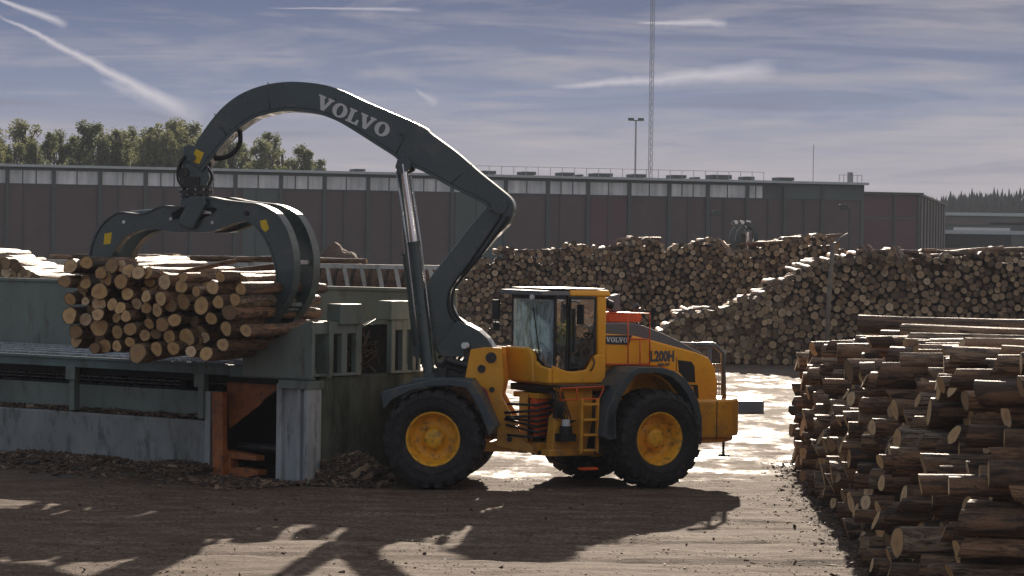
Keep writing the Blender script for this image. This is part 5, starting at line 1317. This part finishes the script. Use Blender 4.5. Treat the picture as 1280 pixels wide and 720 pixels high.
# spruce forest on the horizon at the right
vs = []; fs = []
g = random.Random(4)
for k in range(1500):
    px = g.uniform(1120, 1480); Y = g.uniform(640, 780); b0 = at(px, 300, Y)
    if k % 3 == 0: Y = g.uniform(640, 660)
    top = at(px, 247 - 8*min(1, max(0, (px-1150)/60)) , Y).z*g.uniform(.82, 1.0)+ (1.5 if g.random() < .1 else 0)
    w = g.uniform(2.0, 3.6); n0 = len(vs); x = b0.x
    for t in range(6):
        z0 = top*(.25+.75*t/6); z1 = top*(.25+.75*(t+1.6)/6.6); r = w*(1-t/6.3)
        m0 = len(vs); ph = g.uniform(0, 6)
        for i in range(7): a = ph+i*.8976; rr = r*g.uniform(.7, 1.1); vs.append((x+math.cos(a)*rr, Y+math.sin(a)*rr, z0+g.uniform(-.4, .2)))
        vs.append((x, Y, min(z1, top)))
        for i in range(7): fs.append((m0+i, m0+(i+1) % 7, m0+7))
    m0 = len(vs); vs += [(x-.15, Y, 0), (x+.15, Y, 0), (x, Y+.2, 0), (x, Y, top*.5)]; fs += [(m0, m0+1, m0+3), (m0+1, m0+2, m0+3)]
m = MB(); m.add(vs, fs); tag(m.build('spruce_forest', 'needle'), 'far spruce forest on the horizon at the right', 'forest', kind='stuff')
# hedge-like young trees before it, at the forest edge
vs = []; fs = []
for _ in range(7000):
    px = g.uniform(1120, 1480); Y = g.uniform(600, 640); b0 = at(px, 300, Y); hh = 9+4*noise.noise((b0.x*.06, 0, 3)); z = hh*g.random()**.6
    c = Vector((b0.x, Y, z)); s_ = g.uniform(.3, .9); q = Vector((g.gauss(0, 1), g.gauss(0, 1), g.gauss(0, 1))).normalized(); a = q.orthogonal().normalized()*s_; b = q.cross(a)*s_; n0 = len(vs)
    vs += [c-a, c-b, c+a, c+b]; fs.append((n0, n0+1, n0+2, n0+3))
m = MB(); m.add(vs, fs); tag(m.build('forest_edge', 'leaf_dark'), 'low leafy growth along the edge of the far forest at the right', 'scrub', kind='stuff')

# ================================================================== LIGHT, SKY, HAZE
SAZ, SEL = 4.0, 17.5
sd = Vector((math.sin(R(SAZ))*math.cos(R(SEL)), math.cos(R(SAZ))*math.cos(R(SEL)), math.sin(R(SEL))))
sl = bpy.data.lights.new('sun', 'SUN'); sl.energy = 5.0; sl.angle = R(.53); sl.color = (1, .85, .69)
so = bpy.data.objects.new('sun', sl); COL.objects.link(so); so.rotation_euler = sd.to_track_quat('Z', 'Y').to_euler()
w = bpy.data.worlds.new('World'); scene.world = w; w.use_nodes = True; nt = w.node_tree
bg = nt.nodes['Background']
sky = nt.nodes.new('ShaderNodeTexSky'); sky.sky_type = 'NISHITA'; sky.sun_disc = False; sky.sun_elevation = R(SEL); sky.sun_rotation = R(SAZ); sky.air_density = 1.2; sky.dust_density = .6; sky.ozone_density = 2.5
tc = nt.nodes.new('ShaderNodeTexCoord'); s = nt.nodes.new('ShaderNodeSeparateXYZ'); L(nt, tc.outputs['Generated'], s.inputs[0])
z = math_(nt, 'MAXIMUM', s.outputs[2], 0.0); zc = math_(nt, 'ADD', z, .045)
u = math_(nt, 'MULTIPLY', s.outputs[0], 13.0); v = math_(nt, 'MULTIPLY', math_(nt, 'LOGARITHM', zc, 2.718), 7.0)
cb_ = nt.nodes.new('ShaderNodeCombineXYZ'); L(nt, u, cb_.inputs[0]); L(nt, v, cb_.inputs[1])
n1 = noise_(nt, cb_.outputs[0], .55, 8, .62, .6)
mp = N(nt, 'ShaderNodeMapping'); mp.inputs['Scale'].default_value = (.55, 1.2, 1); mp.inputs['Rotation'].default_value = (0, 0, .06); L(nt, cb_.outputs[0], mp.inputs[0])
n2 = noise_(nt, mp.outputs[0], 1.0, 7, .58, 1.6)
CL = math_(nt, 'ADD', math_(nt, 'MULTIPLY', n1, .5), math_(nt, 'MULTIPLY', n2, .5))
K = 1/.08
elev = ramp(nt, z, [(0.0, (.29*K, .255*K, .265*K)), (.03, (.225*K, .215*K, .255*K)), (.055, (.12*K, .15*K, .235*K)), (.09, (.050*K, .075*K, .155*K)), (.22, (.19*K, .20*K, .215*K)), (1, (.24*K, .255*K, .275*K))])
base = mixc(nt, ramp(nt, z, [(.0, (.0,)*3), (.10, (.02,)*3), (.35, (.4,)*3)]), elev, sky.outputs[0])
CL = math_(nt, 'ADD', CL, math_(nt, 'MULTIPLY', s.outputs[0], .35)); CL = math_(nt, 'SUBTRACT', CL, .03)
cover = ramp(nt, CL, [(.44, (0,)*3), (.60, (.5,)*3), (.74, (.95,)*3)])
base = mixc(nt, cover, base, (.34*K, .305*K, .30*K))
dark = ramp(nt, n2, [(.26, (.5,)*3), (.42, (0,)*3)])
base = mixc(nt, dark, base, (.11*K, .115*K, .155*K))
# two contrails and a bright wisp (great-circle strokes on the sky)
def stroke(p, q, wdt, amp, base, frq=70):
    a = ray(*p).normalized(); b = ray(*q).normalized(); mid = ((a+b)/2).normalized(); t = (b-a).normalized(); nrm = t.cross(mid).normalized(); half = (b-a).length/2
    def dot(vv):
        m = N(nt, 'ShaderNodeVectorMath'); m.operation = 'DOT_PRODUCT'; L(nt, tc.outputs['Generated'], m.inputs[0]); m.inputs[1].default_value = vv; return m.outputs['Value']
    nn = noise_(nt, tc.outputs['Generated'], frq, 5, .65)
    d = math_(nt, 'ABSOLUTE', math_(nt, 'ADD', dot(nrm), math_(nt, 'MULTIPLY', math_(nt, 'SUBTRACT', nn, .5), wdt*1.3)))
    along = dot(t); wv = math_(nt, 'MULTIPLY', math_(nt, 'ADD', math_(nt, 'DIVIDE', along, half), 1.6), wdt*.5)
    f = math_(nt, 'SUBTRACT', 1, math_(nt, 'DIVIDE', d, wv), clamp=True)
    e = math_(nt, 'SUBTRACT', 1, math_(nt, 'POWER', math_(nt, 'ABSOLUTE', math_(nt, 'DIVIDE', along, half*1.1)), 6), clamp=True)
    front = math_(nt, 'GREATER_THAN', dot(mid), .5)
    f = math_(nt, 'MULTIPLY', math_(nt, 'MULTIPLY', f, e), math_(nt, 'MULTIPLY', front, amp), clamp=True)
    return mixc(nt, f, base, (.38*K, .36*K, .39*K))
base = stroke((5, 22), (225, 135), .0026, .95, base)
base = stroke((130, 100), (250, 150), .0055, .45, base, 45)
base = stroke((-30, -12), (80, 30), .0016, .9, base)
base = stroke((700, 108), (960, 88), .0036, .8, base)
base = stroke((800, 29), (905, 29), .0016, .8, base, 90)
base = stroke((520, 112), (545, 130), .002, .5, base)
base = stroke((340, 10), (520, 12), .0008, .6, base)
L(nt, base, bg.inputs[0]); bg.inputs[1].default_value = .08

if HAZE:
    m = bpy.data.materials.new('haze'); m.use_nodes = True; nt = m.node_tree; nt.nodes.remove(nt.nodes['Principled BSDF'])
    pv = nt.nodes.new('ShaderNodeVolumePrincipled'); pv.inputs['Color'].default_value = (.55, .61, .72, 1); pv.inputs['Density'].default_value = HAZE; pv.inputs['Anisotropy'].default_value = 0
    L(nt, pv.outputs[0], nt.nodes['Material Output'].inputs['Volume']); MAT['haze'] = m
    b = MB(); b.box(-950, 950, -80, 1550, -1.5, 50); tag(b.build('haze', 'haze'), 'thin pale haze over the yard', 'haze', kind='stuff')

scene.render.engine = 'CYCLES'
vs_ = scene.view_settings; vs_.view_transform = 'Standard'; vs_.look = 'None'; vs_.exposure = EXPO; vs_.gamma = 1
